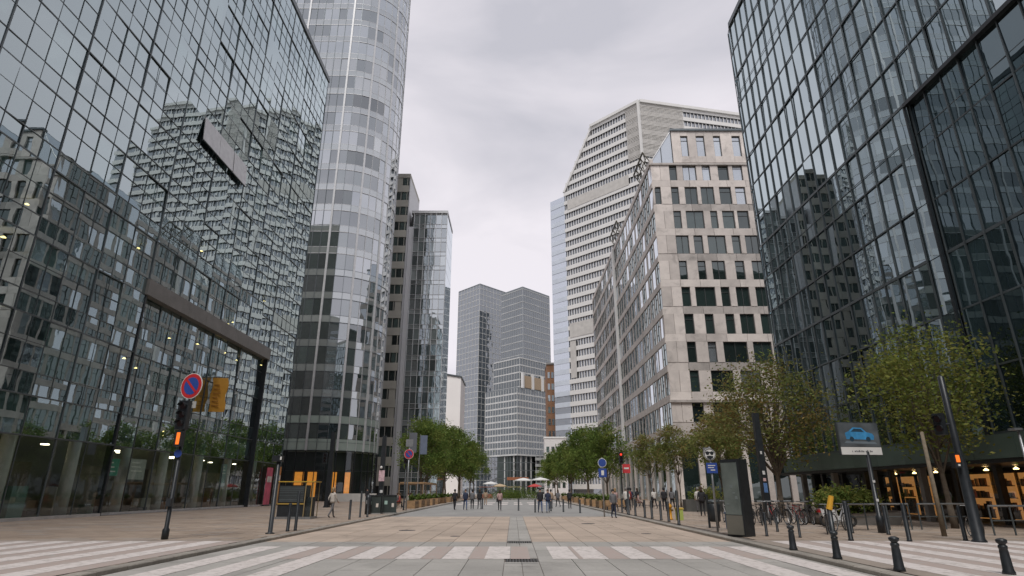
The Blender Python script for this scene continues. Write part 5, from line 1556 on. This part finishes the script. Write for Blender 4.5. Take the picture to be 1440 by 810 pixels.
# motor scooter
mx2, my2 = 14.6, 28.4
r_ = root('motor_scooter', (mx2, my2, PZ), 'white motor scooter with red tail parked beside the concrete planter', 'scooter')
rub = MATS['tyre_rubber']
for x in (-.6, .6): MB().ring((mx2 + x, my2, PZ + .25), (0, 1, 0), .19, .06, 18, 8).build('tyre', rub, r_)
b = MB(); prof2 = [(-.75, .5), (-.55, .28), (.1, .22), (.35, .3), (.5, .95), (.42, .98), (.2, .45), (-.05, .42), (-.1, .72), (-.8, .78)]
n2_ = len(prof2)
b.v = [(mx2 + x, my2 - .15, PZ + z) for x, z in prof2] + [(mx2 + x, my2 + .15, PZ + z) for x, z in prof2]
b.f = [tuple(range(n2_)), tuple(reversed(range(n2_, 2 * n2_)))] + [((i + 1) % n2_, i, n2_ + i, n2_ + (i + 1) % n2_) for i in range(n2_)]; b.m = [0] * (n2_ + 2)
b.build('body', mat('scooter_white', (.6, .6, .6), .3), r_)
MB().box(mx2 - .75, mx2 - .1, my2 - .14, my2 + .14, PZ + .785, PZ + .87).build('seat', M_black, r_)
MB().tube((mx2 + .48, my2 - .32, PZ + 1.08), (mx2 + .48, my2 + .32, PZ + 1.08), .02).tube((mx2 + .6, my2, PZ + .25), (mx2 + .46, my2, PZ + 1.08), .03).build('handlebar', M_black, r_)
MB().box(mx2 - .86, mx2 - .78, my2 - .1, my2 + .1, PZ + .6, PZ + .72).build('tail_lamp', mat('tail_red', (.4, .02, .02), .3), r_)

# ================================================================== people
M_skin = mat('skin', (.48, .3, .22), .6)
def person_mesh(pose):
    """one continuous skinned body; returns an evaluated mesh with faces sorted into shoes, trousers, top, skin"""
    V = {}; E = []; RD = {}
    def v(n, co, r): V[n] = Vector(co); RD[n] = r
    sw_, aw, sit = pose
    v('pel', (0, 0, .95), .125); v('wai', (0, .0, 1.1), .115); v('che', (0, .0, 1.32), .135); v('nec', (0, 0, 1.47), .06)
    v('hea', (0, -.015, 1.56), .075); v('hd2', (0, -.02, 1.65), .088); v('top', (0, -.01, 1.72), .06)
    E += [('pel', 'wai'), ('wai', 'che'), ('che', 'nec'), ('nec', 'hea'), ('hea', 'hd2'), ('hd2', 'top')]
    for s_, n in ((-1, 'l'), (1, 'r')):
        st_ = sw_ * s_
        v(n + 'hip', (s_ * .09, 0, .9), .095)
        if sit:
            v(n + 'kne', (s_ * .11, -.42, .88), .06); v(n + 'ank', (s_ * .11, -.45, .48), .045); v(n + 'toe', (s_ * .11, -.58, .44), .036)
        else:
            v(n + 'kne', (s_ * .1, -.14 * st_ - .03, .5), .063); v(n + 'ank', (s_ * .1, -.26 * st_ + (.1 if st_ < 0 else 0), .1 + (.05 if st_ < 0 else 0)), .045)
            v(n + 'toe', (s_ * .115, -.26 * st_ - .14 + (.1 if st_ < 0 else 0), .045), .036)
        v(n + 'sho', (s_ * .18, 0, 1.4), .068); v(n + 'elb', (s_ * .23, .1 * st_ * 1 + .03, 1.13), .045)
        v(n + 'wri', (s_ * .22, .16 * st_ - .1 - aw, .92 + aw * .6), .034); v(n + 'han', (s_ * .215, .18 * st_ - .15 - aw, .85 + aw * .7), .036)
        E += [('pel', n + 'hip'), (n + 'hip', n + 'kne'), (n + 'kne', n + 'ank'), (n + 'ank', n + 'toe'), ('che', n + 'sho'), (n + 'sho', n + 'elb'), (n + 'elb', n + 'wri'), (n + 'wri', n + 'han')]
    names = list(V)
    me = bpy.data.meshes.new('body'); me.from_pydata([tuple(V[n]) for n in names], [(names.index(a), names.index(b)) for a, b in E], [])
    ob = bpy.data.objects.new('body_source', me); COL.objects.link(ob)
    sk = ob.modifiers.new('skin', 'SKIN'); ob.modifiers.new('sub', 'SUBSURF').levels = 1
    for i, n in enumerate(names):
        d = me.skin_vertices[0].data[i]; r = RD[n]
        d.radius = (r * (1.25 if n in ('che', 'pel', 'wai') else 1), r * (.85 if n in ('che', 'wai') else 1)); d.use_root = n == 'pel'
    dg = bpy.context.evaluated_depsgraph_get()
    out = bpy.data.meshes.new_from_object(ob.evaluated_get(dg)); out.name = 'body'
    bpy.data.objects.remove(ob)
    lowz = .0
    out.materials.clear()
    for k in range(5): out.materials.append(M_skin)
    for p in out.polygons:
        c = p.center; p.use_smooth = True
        legs = c.z < .98 and abs(c.x) < .185 and not (abs(c.x) > .16 and c.z > .8)
        if c.z > 1.5: k = 4 if (c.z > 1.66 or (c.y > .02 and c.z > 1.54)) else 3
        elif abs(c.x) > .17 and c.z < (.96 if not sit else .9): k = 3
        elif c.z < .13 or (sit and c.z < .5 and c.y < -.5): k = 0
        elif legs: k = 1
        else: k = 2
        p.material_index = k
    return out
PMESH = {'stand': person_mesh((.12, 0, False)), 'walk': person_mesh((1.0, 0, False)), 'back': person_mesh((-.9, .05, False)), 'hold': person_mesh((.15, .16, False)), 'sit': person_mesh((0, .15, True))}
def cloth(nm, c): return mat('cloth_' + nm, c, .85, var=.15, scale=9)
def person(x, y, z, rz, pose, top, legs, hair, label, h=1.0, bag=None, skirt=False):
    rt = root('person', (x, y, z), label, 'person', rz=R(rz))
    o = bpy.data.objects.new('body', PMESH[pose]); COL.objects.link(o); o.parent = rt; o.scale = (h, h, h)
    for i, m in enumerate((cloth('shoe', (.03, .03, .03)), cloth(*legs), cloth(*top), M_skin, cloth(*hair))):
        o.material_slots[i].link = 'OBJECT'; o.material_slots[i].material = m
    b = MB(); b.lathe([(.085, 1.6), (.104, 1.66), (.1, 1.72), (.07, 1.775), (.02, 1.79)], (0, .012, 0), n=10)
    if hair[0] in ('blond', 'brown'): b.box(-.075, .075, .05, .1, 1.45, 1.7)
    hh = b.build('hair', cloth(*hair), rt, local=True, smooth=True); hh.scale = (h, h, h)
    if pose != 'sit':
        b = MB(); b.lathe([(.175, .86), (.172, 1.0), (.155, 1.12), (.175, 1.32), (.12, 1.43)], n=12)
        b.v = [(v[0] * 1.05, v[1] * .8, v[2]) for v in b.v]
        jk = b.build('jacket', cloth(*top), rt, local=True, smooth=True); jk.scale = (h, h, h)
    if bag:
        b = MB().box(.17, .3, -.02, .26, .72, 1.02); bg = b.build('bag', cloth(*bag), rt, local=True); bg.scale = (h, h, h)
        MB().tube((.2, .1, 1.02), (-.05, 0, 1.44), .014, n=5).build('bag_strap', cloth(*bag), rt, local=True)
    return rt
BK = ('black', (.02, .02, .024)); NV = ('navy', (.025, .035, .07)); JN = ('jean', (.07, .1, .19)); GY = ('grey', (.14, .14, .15)); WH = ('white', (.6, .58, .55)); TN = ('tan', (.36, .26, .18)); RDc = ('red', (.35, .06, .05)); OL = ('olive', (.1, .1, .06)); PK = ('rose', (.45, .3, .28))
HB = ('black', (.02, .02, .024)); HN = ('brown', (.06, .035, .02)); HL = ('blond', (.3, .2, .1)); HG = ('ash', (.25, .24, .23))
person(-10.75, 37.2, PZ, 150, 'walk', ('cream', (.5, .46, .42)), GY, HL, 'person in a cream top with a dark shoulder bag walking past the kiosk', .97, BK)
person(-17.6, 75, PZ, 20, 'stand', BK, BK, HB, 'person in black standing by the orange lit tower shop')
person(-5.3, 56.5, 0, 170, 'walk', BK, BK, HB, 'person in all black clothes walking at the edge of the tower terrace')
person(-4.3, 56.0, 0, 10, 'walk', NV, JN, HN, 'person in navy jacket and blue jeans walking away on the grey roadway')
person(-3.85, 58.5, 0, 185, 'back', GY, BK, HB, 'person in grey coat and black trousers in the walking group on the roadway')
person(-3.2, 59.0, 0, 190, 'walk', BK, GY, HN, 'person in black jacket and grey trousers in the walking group on the roadway')
person(-3.3, 74.0, 0, 180, 'stand', TN, TN, HN, 'person in a tan coat standing further along the roadway')
person(-1.2, 55.0, 0, 180, 'walk', PK, BK, HN, 'person in a rose top and black skirt walking alone down the roadway', .98, BK)
person(2.1, 49.2, 0, 5, 'walk', BK, JN, HB, 'person in black jacket and jeans walking away beside a companion', 1.02)
person(2.72, 49.4, 0, 0, 'back', NV, ('paleblue', (.13, .18, .28)), HN, 'person in navy jacket and pale jeans walking away beside a companion', .99)
person(3.6, 60.0, 0, 180, 'stand', TN, GY, HB, 'person in tan jacket behind the pair in jeans')
person(4.7, 66.0, 0, 200, 'walk', GY, BK, HN, 'person in grey jacket walking by the timber planters', .98)
person(5.4, 60.0, 0, 170, 'hold', BK, BK, HB, 'person in black looking down beside the roadway planters')
person(6.35, 39.8, 0, 15, 'stand', GY, NV, HB, 'person in grey top and navy trousers beside the blue sign pole', .98)
person(7.9, 48.5, PZ, 185, 'walk', PK, BK, HL, 'person in rose top walking by the kerb posts', .97)
person(8.6, 47.6, PZ, 195, 'back', WH, BK, HG, 'person with grey hair in a white shirt by the kerb posts')
person(9.3, 50.5, PZ, 175, 'walk', RDc, BK, HB, 'person in a dark red jacket on the pavement before the stone building')
person(11.0, 58.5, PZ, 160, 'stand', NV, BK, HB, 'person in navy coat beside the small red sign')
person(12.2, 61.5, PZ, 200, 'hold', BK, NV, HN, 'person in black holding a phone near the cafe tables')
person(12.5, 55.5, PZ, 190, 'walk', WH, BK, HN, 'person in a white top and black skirt walking past the cafe tables', .98, BK)
person(12.3, 51.0, PZ, 170, 'stand', BK, BK, HB, 'person in black coat standing beside the tall posts')
person(13.2, 52.0, PZ, 150, 'back', GY, BK, HN, 'person in charcoal coat beside the person in black coat')
person(13.9, 47.0, PZ, 180, 'stand', WH, GY, HG, 'person in white shirt standing at the dark planter wall')
person(11.9, 39.5, PZ, 165, 'hold', BK, BK, HN, 'person in black with bare forearms near the litter bin')
sat = [(-11.0 + .62, 57.05, -90, RDc, 'dark red'), (-10.6 - .62, 60.55, 90, GY, 'grey'), (-11.4 + .62, 64.05, -90, WH, 'white'), (-10.8 - .62, 69.5, 90, TN, 'tan')]
for (x, y, a, tp, nm_) in sat:
    person(x, y, PZ - .44, a, 'sit', tp, BK, HN, 'person in %s top sitting at a cafe table under the tower terrace trees' % nm_)
sat = [(10.6 + .62, 62, -90, OL, 'olive'), (11.4 - .62, 66, 90, BK, 'black'), (12.6 - .62, 60, 90, PK, 'rose')]
for (x, y, a, tp, nm_) in sat:
    person(x, y, PZ - .44, a, 'sit', tp, BK, HB, 'person in %s top sitting at a cafe table before the stone building' % nm_)
# far end of the street: low hedge, planting and parked vans
r_ = root('street_hedge', (0, 118, 0), 'low dark hedge across the far end of the roadway', 'hedge')
me, _ = crown_mesh('foliage', .1, 1.1, 6.5, 5200, .26, LF_green, 99, clumps=70)
for v in me.vertices: v.co.y *= .12
o = bpy.data.objects.new('foliage', me); COL.objects.link(o); o.parent = r_
MB().box(-6.2, 6.2, -.5, .5, 0, .25).build('planting_bed', M_conc, r_, local=True)
for k, (yy) in enumerate((78, 88)):
    for j in range(8):
        MB().box(KL + .8 + j * 1.9, KL + 1.9 + j * 1.9, yy, yy + 5, .004, .008).build('zebra_bar', M_paint, road)

# parasols and stalls of the square at the far end of the street
def parasol(x, y, h, r, m, label):
    rt = root('parasol', (x, y, 0.0), label, 'parasol')
    MB().lathe([(.3, 0), (.3, .08), (.035, .1), (.03, h)], (x, y, 0), n=8).build('pole', M_steel, rt)
    MB().lathe([(r, h - .55), (r, h - .4), (r * .5, h - .1), (.04, h + .1)], (x, y, 0), n=8).build('canopy', m, rt)
M_cv = mat('white_canvas', (.74, .74, .73), .8, var=.06); M_cvr = mat('red_canvas', (.5, .06, .06), .8); M_cvt = mat('tan_canvas', (.5, .38, .24), .8)
parasol(2.2, 135, 4.2, 2.0, M_cv, 'tall white parasol beyond the hedge before the dark entrance hall')
parasol(6.2, 141, 4.4, 2.1, M_cv, 'wide white parasol beyond the hedge beside the street trees')
parasol(4.4, 128, 2.9, 1.5, M_cvr, 'red parasol standing low beyond the hedge')
parasol(-3.0, 138, 3.0, 1.6, M_cvt, 'tan parasol beyond the hedge by the terrace trees')
parasol(-5.4, 146, 3.6, 1.8, M_cv, 'white parasol standing behind the tan parasol')
for (x, y, w, cc, nm, lab) in ((.2, 126, 2.4, (.5, .4, .2), 'ochre', 'ochre market stall beyond the hedge'), (6.6, 127, 2.8, (.55, .55, .56), 'pale', 'pale grey market stall beyond the hedge'), (-5.5, 127, 2.6, (.3, .12, .08), 'rust', 'rust coloured market stall beyond the hedge')):
    rt = root('market_stall', (x, y, 0.0), lab, 'stall')
    MB().box(x - w / 2, x + w / 2, y - .4, y + .4, 0, 1.0).build('counter', mat('stall_' + nm, cc, .7, var=.2), rt)
    for a in (-1, 1): MB().tube((x + a * (w / 2 - .08), y - .3, 1.0), (x + a * (w / 2 - .08), y - .3, 2.3), .04, n=6).build('post', M_steel, rt)
    MB().prism([(x - w / 2 - .2, y - .8), (x + w / 2 + .2, y - .8), (x + w / 2 + .2, y + .6), (x - w / 2 - .2, y + .6)], 2.3, 2.42).build('awning', mat('stall_' + nm, cc, .7, var=.2), rt)
